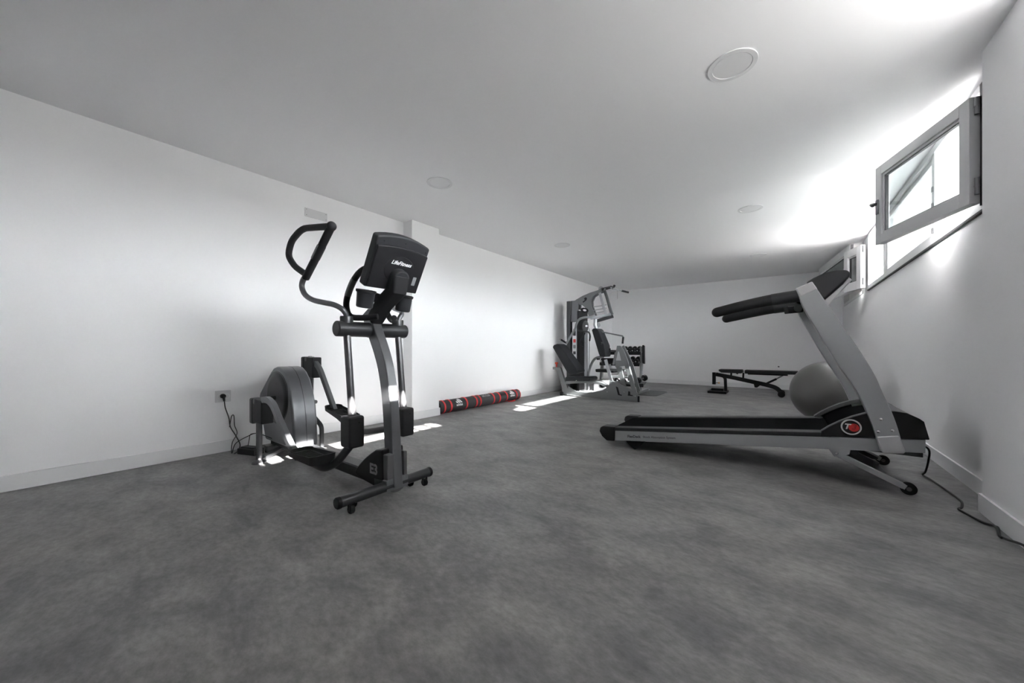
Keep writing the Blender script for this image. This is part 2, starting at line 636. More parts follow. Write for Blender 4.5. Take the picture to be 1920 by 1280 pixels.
def sash(parent, hinge, ang_dir, width, z0, z1, thick=0.055, stile=0.075, handle=True, mat=None):
    mat = mat or M_FRAME
    """sash whose plane runs from the hinge line along ang_dir (horizontal)"""
    h = Vector((hinge[0], hinge[1], 0))
    u = Vector((ang_dir[0], ang_dir[1], 0)).normalized()
    n = Vector((0, 0, 1)).cross(u)          # towards -x when u is +y

    def P(a, z, t):
        p = h + u * a + n * t
        return (p.x, p.y, z)

    def slab(mb, a0, a1, zz0, zz1, t0, t1):
        mb.add([P(a0, zz0, t0), P(a1, zz0, t0), P(a1, zz0, t1), P(a0, zz0, t1), P(a0, zz1, t0), P(a1, zz1, t0), P(a1, zz1, t1), P(a0, zz1, t1)],
               [(0, 3, 2, 1), (4, 5, 6, 7), (0, 1, 5, 4), (1, 2, 6, 5), (2, 3, 7, 6), (3, 0, 4, 7)])

    fr = MB()
    s = stile
    slab(fr, 0, s, z0, z1, 0, thick)
    slab(fr, width - s, width, z0, z1, 0, thick)
    slab(fr, s, width - s, z0, z0 + s, 0, thick)
    slab(fr, s, width - s, z1 - s, z1, 0, thick)
    so = fr.obj('sash', mat, parent, bevel=0.003)
    bd = MB()
    g = 0.018
    for a0, a1, b0, b1 in ((s, s + g, z0 + s, z1 - s), (width - s - g, width - s, z0 + s, z1 - s), (s + g, width - s - g, z0 + s, z0 + s + g), (s + g, width - s - g, z1 - s - g, z1 - s)):
        slab(bd, a0, a1, b0, b1, 0.012, thick - 0.012)
    bd.obj('glazing_bead', mat, so, bevel=0.002)
    gk = MB()
    for a0, a1, b0, b1 in ((s + g, s + g + 0.005, z0 + s + g, z1 - s - g), (width - s - g - 0.005, width - s - g, z0 + s + g, z1 - s - g),
                           (s + g, width - s - g, z0 + s + g, z0 + s + g + 0.005), (s + g, width - s - g, z1 - s - g - 0.005, z1 - s - g)):
        slab(gk, a0, a1, b0, b1, 0.016, thick - 0.016)
    gk.obj('gasket', M_GASKET_SHADE, so)
    gl = MB()
    slab(gl, s + g, width - s - g, z0 + s + g, z1 - s - g, 0.025, 0.031)
    gl.obj('glass_pane', M_GLASS, so)
    if handle:
        hb = MB()
        slab(hb, width - 0.05, width - 0.022, 2.0, 2.12, thick, thick + 0.012)
        hb.obj('handle_plate', M_HANDLE, so, bevel=0.003)
        hl = MB()
        hl.tube(round_path([P(width - 0.036, 2.085, thick), P(width - 0.036, 2.085, thick + 0.045), P(width - 0.09, 2.06, thick + 0.06)], 0.015), 0.013)
        hl.obj('handle', M_GUND, so)
    hg = MB()
    for zc in (z1 - 0.06, z0 + 0.10):
        p = P(-0.012, zc, thick * 0.5)
        hg.cyl((p[0], p[1], zc - 0.05), (p[0], p[1], zc + 0.05), 0.011)
        hg.cyl((p[0], p[1], zc - 0.004), (p[0], p[1], zc + 0.004), 0.013)
    hg.obj('hinge', M_HANDLE, so)
    return so


sash(w1, (0.945, 3.395), (-0.275, 0.875), 0.915, 1.755, 2.392)
sash(w1, (0.93, 7.07), (-0.135, 0.43), 0.45, 1.745, 2.36, stile=0.11, handle=False)

w2 = thing('window_2', 'white window with a long sash opened inwards near the far end of the right wall', None, (XR, 8.55, Z0))
struct(w2)
fm = MB()
frame_rect(fm, 7.52, 9.6, Z0, Z1, 0.05, 0.955, 1.03)
fm.obj('window_frame', M_FRAME, w2, bevel=0.003)
sash(w2, (0.865, 7.545), (-0.24, 1.95), 1.95, 1.76, 2.487, stile=0.12, handle=False, mat=M_SKIRT)

w3 = thing('window_3', 'white fixed window in the wall beside the near pier', None, (XR, 1.65, Z0))
struct(w3)
fm = MB()
frame_rect(fm, 0.7, 2.6, Z0, Z1, 0.05, 0.955, 1.03, wb=0.148)
fm.boxmm(0.958, 1.03, 2.22, 2.26, Z0 + 0.05, Z1 - 0.05)
fm.boxmm(0.958, 1.03, 2.40, 2.44, Z0 + 0.05, Z1 - 0.05)
fm.obj('window_frame', M_FRAME, w3, bevel=0.003)

# ---------------------------------------------------------------- ceiling lights
cl = thing('ceiling_light', '', 'ceiling light', (0, 0, HC), 'flush round ceiling lights')
MB().lathe([(0.0975, 0.002), (0.122, 0.002), (0.1240, -0.0025), (0.1225, -0.005), (0.0995, -0.005), (0.0975, -0.002)], (0, 0, HC), n=64).obj('ring', M_LIGHTRING, cl)
MB().lathe([(0.0, 0.001), (0.096, 0.001), (0.0955, -0.0035), (0.05, -0.0036), (0.0, -0.0036)], (0, 0, HC), n=64).obj('diffuser', M_DIFF, cl)
spots = [
    (-0.232, 2.402, 'round ceiling light above the treadmill belt, nearest to the opened window sash and largest'),
    (-2.672, 2.402, 'round white ceiling light above the elliptical trainer, by the white pilaster'),
    (-0.302, 4.98, 'round ceiling light in the window-side row, second from the front'),
    (-2.75, 4.98, 'round ceiling light near the left wall above the rolled mat, short of the multi gym'),
    (-0.342, 7.52, 'round ceiling light in the window-side row, farthest back and nearest the end wall'),
]
for i, (x, y, lb) in enumerate(spots):
    o = cl if i == 0 else copy_thing(cl)
    o.location = (x, y, HC)
    o['label'] = lb

# ---------------------------------------------------------------- wall fittings
o = MB().boxmm(XL - 0.002, XL + 0.008, 1.685, 1.91, 2.235, 2.322).obj('cover_plate', M_COVER, loc=(XL, 1.8, 2.235), bevel=0.002)
tag(o, 'blank white rectangular cover plate high on the left wall above the elliptical handle', 'cover plate')
sc_ = MB()
for y in (1.70, 1.895):
    for z in (2.25, 2.307):
        sc_.cyl((XL + 0.007, y, z), (XL + 0.0095, y, z), 0.004, n=10)
sc_.obj('screw', M_HANDLE, o)

ws = thing('wall_socket', 'white double wall socket on the left wall with one black plug', 'socket', (XL, 1.02, 0.43))
MB().boxmm(XL - 0.002, XL + 0.010, 0.962, 1.072, 0.43, 0.53).obj('face_plate', M_COVER, ws, bevel=0.004)
sk = MB()
for y in (0.995, 1.041):
    sk.lathe([(0.021, 0.0), (0.0215, 0.0025), (0.019, 0.003), (0.018, 0.0)], (XL + 0.009, y, 0.48), (1, 0, 0), n=24)
sk.obj('socket_rim', M_SKIRT, ws)

# plug, cord and brick of the trainer
pb = thing('power_adapter', 'black power adapter box lying on the floor below the wall socket', 'adapter', (-3.6, 1.14, 0))
rz = Matrix.Rotation(0.35, 3, 'Z')
MB().box((-3.61, 1.135, 0.027), (0.19, 0.09, 0.05), rz).obj('housing', M_PLAST, pb, bevel=0.006)
MB().box((-3.61, 1.135, 0.058), (0.15, 0.06, 0.012), rz).obj('lid', M_PLASTG, pb, bevel=0.003)

o = MB().boxmm(-0.093, -0.063, YB - 0.012, YB + 0.002, 0.485, 0.515).obj('wall_stop', M_GREYP, loc=(-0.078, YB, 0.5), bevel=0.004)
tag(o, 'tiny grey stop on the back wall just above the bench', 'wall stop')

# ---------------------------------------------------------------- rolled mat
RY0, RY1, RX, RR = 3.345, 5.19, -3.772, 0.088
rm = thing('rolled_mat', 'long black rolled mat with red rings lying along the left wall', 'mat', (RX, 4.3, 0))
MB().lathe([(0.0, 0.012), (RR * 0.35, 0.008), (RR - 0.012, 0.006), (RR - 0.004, 0.0), (RR, 0.010), (RR, RY1 - RY0 - 0.010), (RR - 0.004, RY1 - RY0), (RR - 0.02, RY1 - RY0 - 0.004), (0.0, RY1 - RY0 - 0.01)],
           (RX, RY0, RR), (0, 1, 0), n=40).obj('roll', M_MATB, rm)
for ya in (3.40, 3.52, 3.83, 4.04, 4.13, 4.45, 4.60, 4.79, 5.06):
    MB().lathe([(RR - 0.001, 0), (RR + 0.004, 0.003), (RR + 0.004, 0.029), (RR - 0.001, 0.032)], (RX, ya, RR + 0.001), (0, 1, 0), n=40).obj('ring', M_REDF, rm)
sq = MB()
sq.tube(smooth_path([(RX + 0.05, 4.86, 0.012), (RX + 0.10, 4.88, 0.012), (RX + 0.12, 4.95, 0.016), (RX + 0.09, 5.01, 0.012), (RX + 0.05, 5.02, 0.012)], 5), 0, up=(0, 0, 1), sect=[(-0.008, -0.012), (0.008, -0.012), (0.008, 0.012), (-0.008, 0.012)])
sq.obj('strap', M_RED, rm)
er = MB().lathe([(RR + 0.001, 0), (RR + 0.0025, 0.002), (RR + 0.0025, 0.012), (RR + 0.001, 0.014)], (RX, RY1 - 0.014, RR), (0, 1, 0), n=40)
er.obj('end_trim', M_REDF, rm)


def on_roll(mb, y, t):
    """wrap flat lettering (local x along the roll, local y around it) on the roll"""
    for i, p in enumerate(mb.v):
        th = t - p.y / RR
        r = RR + 0.0012 + p.z
        mb.v[i] = Vector((RX + r * math.sin(th), y + p.x, RR + r * math.cos(th)))
    return mb


def stripes_logo(h):
    mb = MB()
    for k, (x, hh) in enumerate(((-0.62, 0.38), (-0.08, 0.74), (0.46, 1.1))):
        w = 0.38
        s = 0.55
        # slanted bars with level feet
        pts = [(x, 0), (x + w, 0), (x + w - s * hh, hh * 0.95), (x - s * hh, hh * 0.95 + 0.0)]
        pts = [(p * h, q * h, 0) for p, q in pts]
        mb.add(pts, [(0, 1, 2, 3)])
    return mb


bpy_id = Matrix.Identity(4)
for y0, wd, sgn in ((3.69, 0.075, 1), (4.95, 0.07, 1)):
    lg = stripes_logo(0.075)
    for i, p in enumerate(lg.v):
        lg.v[i] = Vector((p.x, p.y - 0.015, 0))
    bmh = MB()
    # subdivide the bars so they follow the curve
    for f in lg.f:
        a, b, c, d = [lg.v[i] for i in f]
        N = 6
        vs = []
        for k in range(N + 1):
            vs += [a.lerp(d, k / N), b.lerp(c, k / N)]
        bmh.add(vs, [(2 * k, 2 * k + 1, 2 * k + 3, 2 * k + 2) for k in range(N)])
    bmh.text('adidas', 0.05, Matrix.Translation((0.0, -0.04, 0)), ext=0.0003, bold=0.0006)
    on_roll(bmh, y0, 0.98).obj('logo', M_WHITE, rm, keep_normals=True)
tx = MB().text('adidas', 0.075, Matrix.Identity(4), ext=0.0003, bold=0.001)
on_roll(tx, 4.30, 0.55).obj('lettering', M_LGREY, rm, keep_normals=True)

# ---------------------------------------------------------------- elliptical trainer
EY = 1.34
el = thing('elliptical_trainer', 'dark grey elliptical trainer with moving arm handles, standing in front of the left wall', 'elliptical trainer', (-2.6, EY, 0))

# base
MB().bar([(-3.62, EY, 0.085), (-2.0, EY, 0.085)], 0.10, 0.075, up=(0, 1, 0)).obj('base_rail', M_GUND, el)
st = MB().cyl((-1.888, 0.985, 0.072), (-1.888, 1.605, 0.072), 0.03, n=28).obj('front_stabilizer', M_GUND, el)
sc2 = MB()
for y, d in ((0.985, -1), (1.605, 1)):
    sc2.lathe([(0.0, 0.012), (0.026, 0.010), (0.031, 0.004), (0.0315, -0.012), (0.03, -0.014)], (-1.888, y, 0.072), (0, d, 0), n=28)
sc2.obj('end_cap', M_PLAST, st)
MB().bar([(-1.99, EY, 0.075), (-1.86, EY, 0.082)], 0.15, 0.07).obj('saddle', M_GUN, st)
for x, y in ((-1.868, 1.05), (-1.935, 1.10), (-1.935, 1.49), (-1.868, 1.55)):
    w = MB()
    w.lathe([(0.006, -0.013), (0.018, -0.013), (0.022, -0.008), (0.022, 0.008), (0.018, 0.013), (0.006, 0.013)], (x, y, 0.022), (0, 1, 0), n=24)
    wo = w.obj('caster', M_RUB, st)
    MB().boxmm(x - 0.008, x + 0.008, y - 0.017, y - 0.014, 0.015, 0.055).boxmm(x - 0.008, x + 0.008, y + 0.014, y + 0.017, 0.015, 0.055).obj('caster_fork', M_PLAST, wo)
rs = MB().bar([(-3.56, 1.23, 0.03), (-3.56, 1.52, 0.03)], 0.05, 0.06, up=(0, 0, 1)).obj('rear_stabilizer', M_GUND, el)
for y in (1.25, 1.50):
    MB().cyl((-3.56, y, 0.0), (-3.56, y, 0.028), 0.024, 0.02).obj('foot', M_RUB, rs)

# cord, plug and cable loops that hang off the trainer
cp = smooth_path([(XL + 0.04, 1.016, 0.44), (XL + 0.03, 1.026, 0.38), (XL + 0.025, 1.052, 0.29), (XL + 0.03, 1.062, 0.21), (XL + 0.05, 1.095, 0.13), (XL + 0.07, 1.12, 0.05), (XL + 0.11, 1.09, 0.008),
                  (XL + 0.17, 1.05, 0.006), (XL + 0.185, 1.07, 0.02), (XL + 0.186, 1.09, 0.028)], 6)
pcd = MB().tube(cp, 0.0042, n=8).obj('power_cord', M_CORD, el)
MB().cyl((XL + 0.0105, 1.013, 0.483), (XL + 0.036, 1.013, 0.483), 0.02, 0.017).cyl((XL + 0.03, 1.013, 0.483), (XL + 0.04, 1.016, 0.44), 0.011, 0.007).obj('plug', M_CORD, pcd)
cp = smooth_path([(XL + 0.03, 1.055, 0.21), (XL + 0.028, 1.07, 0.30), (XL + 0.034, 1.085, 0.305), (XL + 0.035, 1.09, 0.22), (XL + 0.045, 1.105, 0.15), (XL + 0.09, 1.06, 0.09), (XL + 0.10, 1.05, 0.03),
                  (XL + 0.15, 1.04, 0.01), (XL + 0.17, 1.06, 0.09), (XL + 0.24, 1.13, 0.15), (XL + 0.28, 1.17, 0.17), (XL + 0.36, 1.20, 0.16), (XL + 0.42, 1.26, 0.12)], 6)
MB().tube(cp, 0.0035, n=8).obj('looped_cable', M_CORD, pcd)
cp = smooth_path([(XL + 0.23, 1.13, 0.066), (XL + 0.24, 1.135, 0.12), (XL + 0.25, 1.14, 0.16), (XL + 0.27, 1.16, 0.17)], 6)
MB().tube(cp, 0.003, n=8).obj('thin_cable', M_CORD, pcd)

# front shroud with lettering
shp = [(-1.905, 0.29), (-1.98, 0.278), (-2.035, 0.247), (-2.10, 0.205), (-2.16, 0.158), (-2.205, 0.114), (-2.214, 0.085), (-2.10, 0.062), (-1.93, 0.045), (-1.895, 0.05)]
sh = MB().prism(shp, 1.265, 1.415).obj('front_shroud', M_PLAST, el, bevel=0.012, bseg=3)
m = mat_axes((-1.995, 1.2635, 0.155), (1, 0, 0), (0, 0, 1))
MB().text('E3', 0.085, m, ext=0.0005, bold=0.003).obj('logo', M_LGREY, sh)
m = mat_axes((-2.42, EY - 0.0382, 0.085), (1, 0, 0), (0, 0, 1))
MB().text('LifeFitness technology', 0.032, m, ext=0.0005).obj('lettering', M_LGREY, sh)
# U-shaped grey face plate around the column foot
U = []
for k in range(13):
    t = PI + PI * k / 12
    U.append((EY + 0.07 * math.cos(t), 0.09 + 0.065 * math.sin(t)))
UO = [(EY - 0.07, 0.26)] + U + [(EY + 0.07, 0.26)]
UI = [(EY - 0.022, 0.262)]
for k in range(13):
    t = PI + PI * k / 12
    UI.append((EY + 0.012 + 0.034 * math.cos(t), 0.11 + 0.03 * math.sin(t)))
UI.append((EY + 0.046, 0.262))
poly = UO + UI[::-1]
MB().prism(poly, -1.91, -1.862, axis='x').obj('face_plate', M_GREYP, sh, bevel=0.006)

# column: tapered curved box
ctr = smooth_path([(-1.893, EY, 0.06), (-1.903, EY, 0.20), (-1.915, EY, 0.35), (-1.928, EY, 0.50), (-1.948, EY, 0.64), (-1.985, EY, 0.78), (-2.035, EY, 0.89), (-2.09, EY, 0.985), (-2.14, EY, 1.08), (-2.165, EY, 1.125)], 4)
MB().bar(ctr, 0.062, 0.085, up=(0, 1, 0), c=0.12).obj('column', M_GUN, el)
# crossbar
cb = MB().cyl((-2.125, 1.10, 1.01), (-2.125, 1.585, 1.01), 0.047, n=36).obj('crossbar', M_GUND, el, bevel=0.004)
MB().cyl((-2.125, 1.0975, 1.01), (-2.125, 1.103, 1.01), 0.041, n=32).cyl((-2.125, 1.582, 1.01), (-2.125, 1.5875, 1.01), 0.041, n=32).obj('end_cap', M_PLASTG, cb)
MB().lathe([(0.047, 0), (0.0495, 0.001), (0.0495, 0.064), (0.047, 0.065)], (-2.125, 1.3075, 1.01), (0, 1, 0), n=36).obj('centre_band', M_GUN, cb)
for y in (1.165, 1.53):
    MB().lathe([(0.03, 0.0), (0.037, 0.0), (0.038, 0.035), (0.036, 0.042), (0.02, 0.042)], (-2.125, y, 1.045), (0, 0, 1), n=28).obj('collar', M_GUND, cb)

# swinging arms, handles, blocks, pedal arms
for side, y, yo in ((-1, 1.165, 1.04), (1, 1.53, 1.655)):
    MB().cyl((-2.123, y, 0.985), (-2.062, y, 0.49), 0.021, n=24).cyl((-2.068, y, 0.535), (-2.062, y, 0.485), 0.0235, n=24).obj('swing_arm', M_BRUSH, el)

    def q(x, t, z):
        return (x, y + (yo - y) * t, z)
    lo = smooth_path([q(-2.125, 0, 1.05), q(-2.118, 0.05, 1.095), q(-2.125, 0.25, 1.13), q(-2.17, 0.45, 1.155), q(-2.235, 0.65, 1.17), q(-2.32, 0.85, 1.19), q(-2.395, 0.95, 1.225), q(-2.43, 1, 1.275), q(-2.42, 1, 1.315), q(-2.375, 1, 1.345)], 4)
    hd = MB().tube(lo, 0.0165, n=16).obj('handlebar', M_GUN, el)
    gp = [q(-2.38, 1, 1.33), q(-2.276, 1, 1.411), q(-2.164, 1, 1.502), q(-2.06, 1, 1.587)]
    MB().tube(gp, 0.022, n=18).sphere(gp[-1], 0.027, 18, 10).obj('foam_grip', M_FOAM, hd)
    lp = round_path([q(-2.065, 1, 1.587), q(-2.21, 1, 1.612), q(-2.43, 1, 1.648), q(-2.585, 1, 1.595), q(-2.635, 1, 1.51), q(-2.54, 1, 1.425), q(-2.40, 1, 1.362), q(-2.355, 1, 1.345)], 0.09, 6)
    MB().tube(lp, 0.0195, n=18).obj('loop_grip', M_FOAM, hd)
    pn = Vector(q(-2.215, 1, 1.462))
    dr = (Vector(gp[2]) - Vector(gp[1])).normalized()
    ax = dr.cross(Vector((0, 1, 0)))
    pl = MB()
    sec = [(a, b) for a, b in rrect(-0.055, 0.055, -0.008, 0.008, 0.008, 4)]
    for d0 in (-0.0235, 0.0235):
        o_ = len(pl.v)
        pl.add([pn + dr * a + ax * b + Vector((0, d0, 0)) for a, b in sec] + [pn + dr * a + ax * b + Vector((0, d0 * 0.8, 0)) for a, b in sec],
               [(i, (i + 1) % len(sec), len(sec) + (i + 1) % len(sec), len(sec) + i) for i in range(len(sec))] + [list(range(len(sec)))])
    pl.obj('pulse_sensor', M_BRUSH, hd)
    # block at the arm foot
    bk = MB().boxmm(-2.115, -2.005, y - 0.048, y + 0.048, 0.305, 0.492).obj('link_cover', M_PLAST, el, bevel=0.014, bseg=3)
    MB().cyl((-2.006, y + 0.01, 0.455), (-2.003, y + 0.01, 0.455), 0.006, n=12).obj('screw', M_IRON, bk)

yn, yf = 1.07, 1.61
# near pedal arm (low), far pedal arm (high)
pa = MB().bar(round_path([(-3.14, yn, 0.505), (-3.05, yn, 0.515), (-2.955, yn, 0.485), (-2.85, yn, 0.385), (-2.66, yn, 0.235), (-2.555, yn, 0.175)], 0.05), 0.035, 0.045).obj('pedal_arm', M_GUN, el)
MB().tube(round_path([(-2.60, yn + 0.005, 0.185), (-2.50, yn + 0.01, 0.175), (-2.24, yn + 0.02, 0.158), (-2.16, yn + 0.05, 0.20), (-2.05, 1.16, 0.33)], 0.08), 0.024, n=18).obj('pedal_tube', M_GUND, pa)
pa2 = MB().bar(round_path([(-3.60, yf, 0.80), (-3.49, yf, 0.765), (-3.40, yf, 0.705), (-3.29, yf, 0.56), (-3.12, yf, 0.335)], 0.05), 0.035, 0.045).obj('pedal_arm', M_GUN, el)
MB().tube(round_path([(-3.16, yf, 0.34), (-3.05, yf, 0.30), (-2.83, yf, 0.225), (-2.62, yf - 0.02, 0.24), (-2.08, 1.54, 0.36)], 0.08), 0.024, n=18).obj('pedal_tube', M_GUND, pa2)


def pedal(parent, cx, cy, cz, ln, wd, tilt):
    """tray pedal: floor, raised rim higher at the front"""
    u = Vector((math.cos(tilt), 0, math.sin(tilt)))
    n = Vector((-math.sin(tilt), 0, math.cos(tilt)))
    c = Vector((cx, cy, cz))
    outl = rrect(-ln / 2, ln / 2, -wd / 2, wd / 2, 0.045, 6)
    N = len(outl)
    mb = MB()
    base, rim, rimi, flo = [], [], [], []
    for a, b in outl:
        f = (a + ln / 2) / ln
        hgt = 0.028 + 0.03 * max(0, f - 0.55) / 0.45 + (0.006 if f < 0.1 else 0)
        base.append(c + u * a * 0.96 + Vector((0, b * 0.94, 0)))
        rim.append(c + u * a + Vector((0, b, 0)) + n * hgt)
        rimi.append(c + u * a * 0.95 + Vector((0, b * 0.92, 0)) + n * hgt)
        flo.append(c + u * a * 0.93 + Vector((0, b * 0.89, 0)) + n * 0.014)
    fs = []
    for i in range(N):
        j = (i + 1) % N
        fs += [(i, j, N + j, N + i), (N + i, N + j, 2 * N + j, 2 * N + i), (2 * N + i, 2 * N + j, 3 * N + j, 3 * N + i)]
    fs += [list(range(N - 1, -1, -1)), list(range(3 * N, 4 * N))]
    mb.add(base + rim + rimi + flo, fs)
    po = mb.obj('pedal', M_PLAST, parent, angle=40)
    tr = MB()
    for i in range(9):
        p = c + u * (-0.13 + i * 0.03) + n * 0.015
        tr.box(p, (0.019, 0.105, 0.004), Matrix.Rotation(-tilt, 3, 'Y'))
    tr.obj('tread', M_RUB, po)
    return po


pedal(pa, -2.36, yn - 0.005, 0.205, 0.36, 0.155, -0.02)
pedal(pa2, -3.02, yf, 0.325, 0.36, 0.155, -0.24)

# drive housing
hp = smooth_path([(-3.06, 0.15), (-3.075, 0.30), (-3.10, 0.45), (-3.14, 0.56), (-3.205, 0.66), (-3.28, 0.715), (-3.37, 0.74), (-3.46, 0.72), (-3.53, 0.665), (-3.64, 0.575), (-3.74, 0.485)], 1)
outline = [(p[0], p[1]) for p in [(-3.055, 0.15), (-3.068, 0.30), (-3.092, 0.43), (-3.135, 0.545), (-3.19, 0.64), (-3.255, 0.70), (-3.32, 0.733), (-3.39, 0.74), (-3.45, 0.727), (-3.50, 0.695), (-3.74, 0.50), (-3.755, 0.46), (-3.745, 0.38), (-3.62, 0.10), (-3.06, 0.10)]]
hz = MB().prism(outline, 1.245, 1.435).obj('drive_housing', M_GUN, el, bevel=0.02, bseg=4)
sm = MB()
ol2 = [(x, z) for x, z in outline[:11]]
sm.tube([(x, 1.345, z) for x, z in ol2], 0, up=(0, 1, 0), sect=[(-0.002, -0.001), (0.002, -0.001), (0.002, 0.001), (-0.002, 0.001)])
sm.obj('seam', M_GUND, hz)
dc = MB().lathe([(0.0, 0.012), (0.16, 0.012), (0.20, 0.009), (0.212, 0.0), (0.212, -0.012)], (-3.365, 1.243, 0.485), (0, -1, 0), n=64).obj('flywheel_cover', M_DISC, hz)
MB().lathe([(0.207, 0.0), (0.214, 0.003), (0.219, 0.0), (0.219, -0.01)], (-3.365, 1.243, 0.485), (0, -1, 0), n=64).obj('cover_rim', M_GUND, dc)
MB().cyl((-3.365, 1.19, 0.485), (-3.365, 1.232, 0.485), 0.018).cyl((-3.30, 1.228, 0.50), (-3.30, 1.232, 0.50), 0.005, n=10).cyl((-3.35, 1.228, 0.60), (-3.35, 1.232, 0.60), 0.005, n=10).obj('axle', M_GUND, dc)
# crank joints
for (x0, x1, z0, z1, y0, y1, leg) in ((-3.36, -3.255, 0.31, 0.505, 1.045, 1.105, True), (-3.70, -3.60, 0.61, 0.815, 1.57, 1.63, True)):
    ym = (y0 + y1) / 2
    b1 = MB().boxmm(x0, x0 + 0.06, y0, y1 + 0.01, z0 - 0.005, z1).obj('crank_cover', M_PLASTG, el, bevel=0.014, bseg=3)
    MB().boxmm(x0 + 0.055, x1 + 0.13, y0 + 0.005, y1 + 0.03, z0 + 0.01, z1 - 0.004).obj('joint_box', M_PLAST, b1, bevel=0.01, bseg=3)
    MB().cyl((x0 + 0.10, ym - 0.03, z1 - 0.02), (x0 + 0.10, ym + 0.045, z1 - 0.02), 0.02).obj('pivot', M_GUND, b1)
MB().cyl((-3.27, 1.085, 0.005), (-3.27, 1.085, 0.32), 0.021, n=24).lathe([(0.0, 0.0), (0.052, 0.0), (0.05, 0.012), (0.024, 0.03), (0.021, 0.04)], (-3.27, 1.085, 0.0), n=28).obj('leg', M_BRUSH, el)
MB().cyl((-3.555, 1.60, 0.40), (-3.545, 1.60, 0.62), 0.02, n=20).cyl((-3.56, 1.60, 0.43), (-3.56, 1.42, 0.43), 0.018, n=20).cyl((-3.555, 1.60, 0.40), (-3.46, 1.60, 0.40), 0.017, n=20).obj('crank', M_BRUSH, el)
MB().bar(round_path([(-3.70, 1.52, 0.48), (-3.53, 1.57, 0.315), (-3.345, 1.60, 0.19), (-3.345, 1.60, 0.0)], 0.04), 0.03, 0.03, up=(0, 1, 0)).obj('leg', M_GUND, el)
MB().bar([(-3.27, 1.085, 0.02), (-3.42, 1.30, 0.045)], 0.03, 0.05, up=(0, 0, 1)).obj('foot_bar', M_GUND, el)

# console
cu_ = Vector((0, 1, 0))
cvv = Vector((0.485, 0, 0.874)).normalized()
cn = Vector((0.874, 0, -0.485)).normalized()
cc = Vector((-1.868, EY, 1.395))
W2, H2 = 0.182, 0.158


def cpt(a, b, d):
    return cc + cu_ * a + cvv * b + cn * d


def cprism(mb, ol, d0, d1, sc1=1.0):
    N = len(ol)
    mb.add([cpt(a, b, d0) for a, b in ol] + [cpt(a * sc1, b * sc1, d1) for a, b in ol], [(i, (i + 1) % N, N + (i + 1) % N, N + i) for i in range(N)] + [list(range(N - 1, -1, -1)), list(range(N, 2 * N))])
    return mb


top = [(W2 * (1 - 2 * k / 10), H2 - 0.012 + 0.03 * (1 - (1 - 2 * k / 10) ** 2)) for k in range(11)]
colm = top + [(-W2, -H2), (W2, -H2)]
cs = cprism(MB(), colm, -0.045, 0.02).obj('console', M_PLASTG, el, bevel=0.012, bseg=3)
back = [(W2 * 0.97 * (1 - 2 * k / 10), H2 - 0.06 + 0.018 * (1 - (1 - 2 * k / 10) ** 2)) for k in range(11)] + [(-W2 * 0.97, -H2 * 0.97), (W2 * 0.97, -H2 * 0.97)]
cprism(MB(), back, 0.015, 0.034, 0.99).obj('back_shell', M_PLAST, cs, bevel=0.006)
rr_ = [(0.105 * math.cos(2 * PI * k / 40), -0.02 + 0.085 * math.sin(2 * PI * k / 40)) for k in range(40)]
cprism(MB(), rr_, 0.030, 0.0385, 0.94).obj('boss', M_PLAST, cs)
m = mat_axes(cpt(0.0, 0.022, 0.0385), (0, 1, 0), cvv)
MB().text('LifeFitness', 0.033, m, ext=0.0006, shear=0.35, bold=0.0006).obj('logo', M_WHITE, cs)
cprism(MB(), rrect(0.115, 0.14, -0.10, -0.045, 0.004), 0.03, 0.0352).obj('sticker', M_GYML, cs)
sw = MB()
for a, b in ((-0.14, 0.125), (0.0, 0.14), (0.155, 0.118)):
    sw.cyl(cpt(a, b, 0.019), cpt(a, b, 0.0215), 0.0045, n=12)
sw.obj('screw', M_IRON, cs)
disp = rrect(-W2 * 0.85, W2 * 0.85, -H2 * 0.6, H2 * 0.85, 0.015)
cprism(MB(), disp, -0.046, -0.044).obj('display', M_DISC, cs)
# neck: tongue from the crossbar up to the back of the console
tongue = []
for k in range(13):
    t = PI * k / 12
    tongue.append((0.058 * math.cos(t), -0.055 + 0.05 * math.sin(t)))
N = len(tongue)
nk = MB()
sects = [(cpt(0, -0.055, 0.05), 0.056), (cpt(0, -0.13, 0.075), 0.052), (Vector((-2.0, EY, 1.17)), 0.05), (Vector((-2.10, EY, 1.075)), 0.045)]
ring_pts = []
for i, (c, w) in enumerate(sects):
    tg = (sects[min(i + 1, 3)][0] - sects[max(i - 1, 0)][0]).normalized()
    nn = tg.cross(Vector((0, 1, 0)))
    for a, b in rrect(-w, w, -0.04, 0.04, 0.02, 4):
        ring_pts.append(c + Vector((0, a, 0)) + nn * b)
M_ = len(rrect(-1, 1, -1, 1, 0.1, 4))
fs = []
for i in range(3):
    for k in range(M_):
        fs.append((i * M_ + k, i * M_ + (k + 1) % M_, (i + 1) * M_ + (k + 1) % M_, (i + 1) * M_ + k))
fs += [list(range(M_)), list(range(3 * M_, 4 * M_))]
nko = nk.add(ring_pts, fs).obj('console_neck', M_PLAST, el, bevel=0.004)
# rounded cap of the neck on the console back
capo = [(0.058 * math.cos(t), -0.062 + 0.055 * math.sin(t)) for t in [PI * k / 14 for k in range(15)]] + [(-0.055, -0.15), (0.055, -0.15)]
cprism(MB(), capo, 0.03, 0.085, 0.97).obj('neck_cap', M_PLASTG, nko, bevel=0.012, bseg=3)
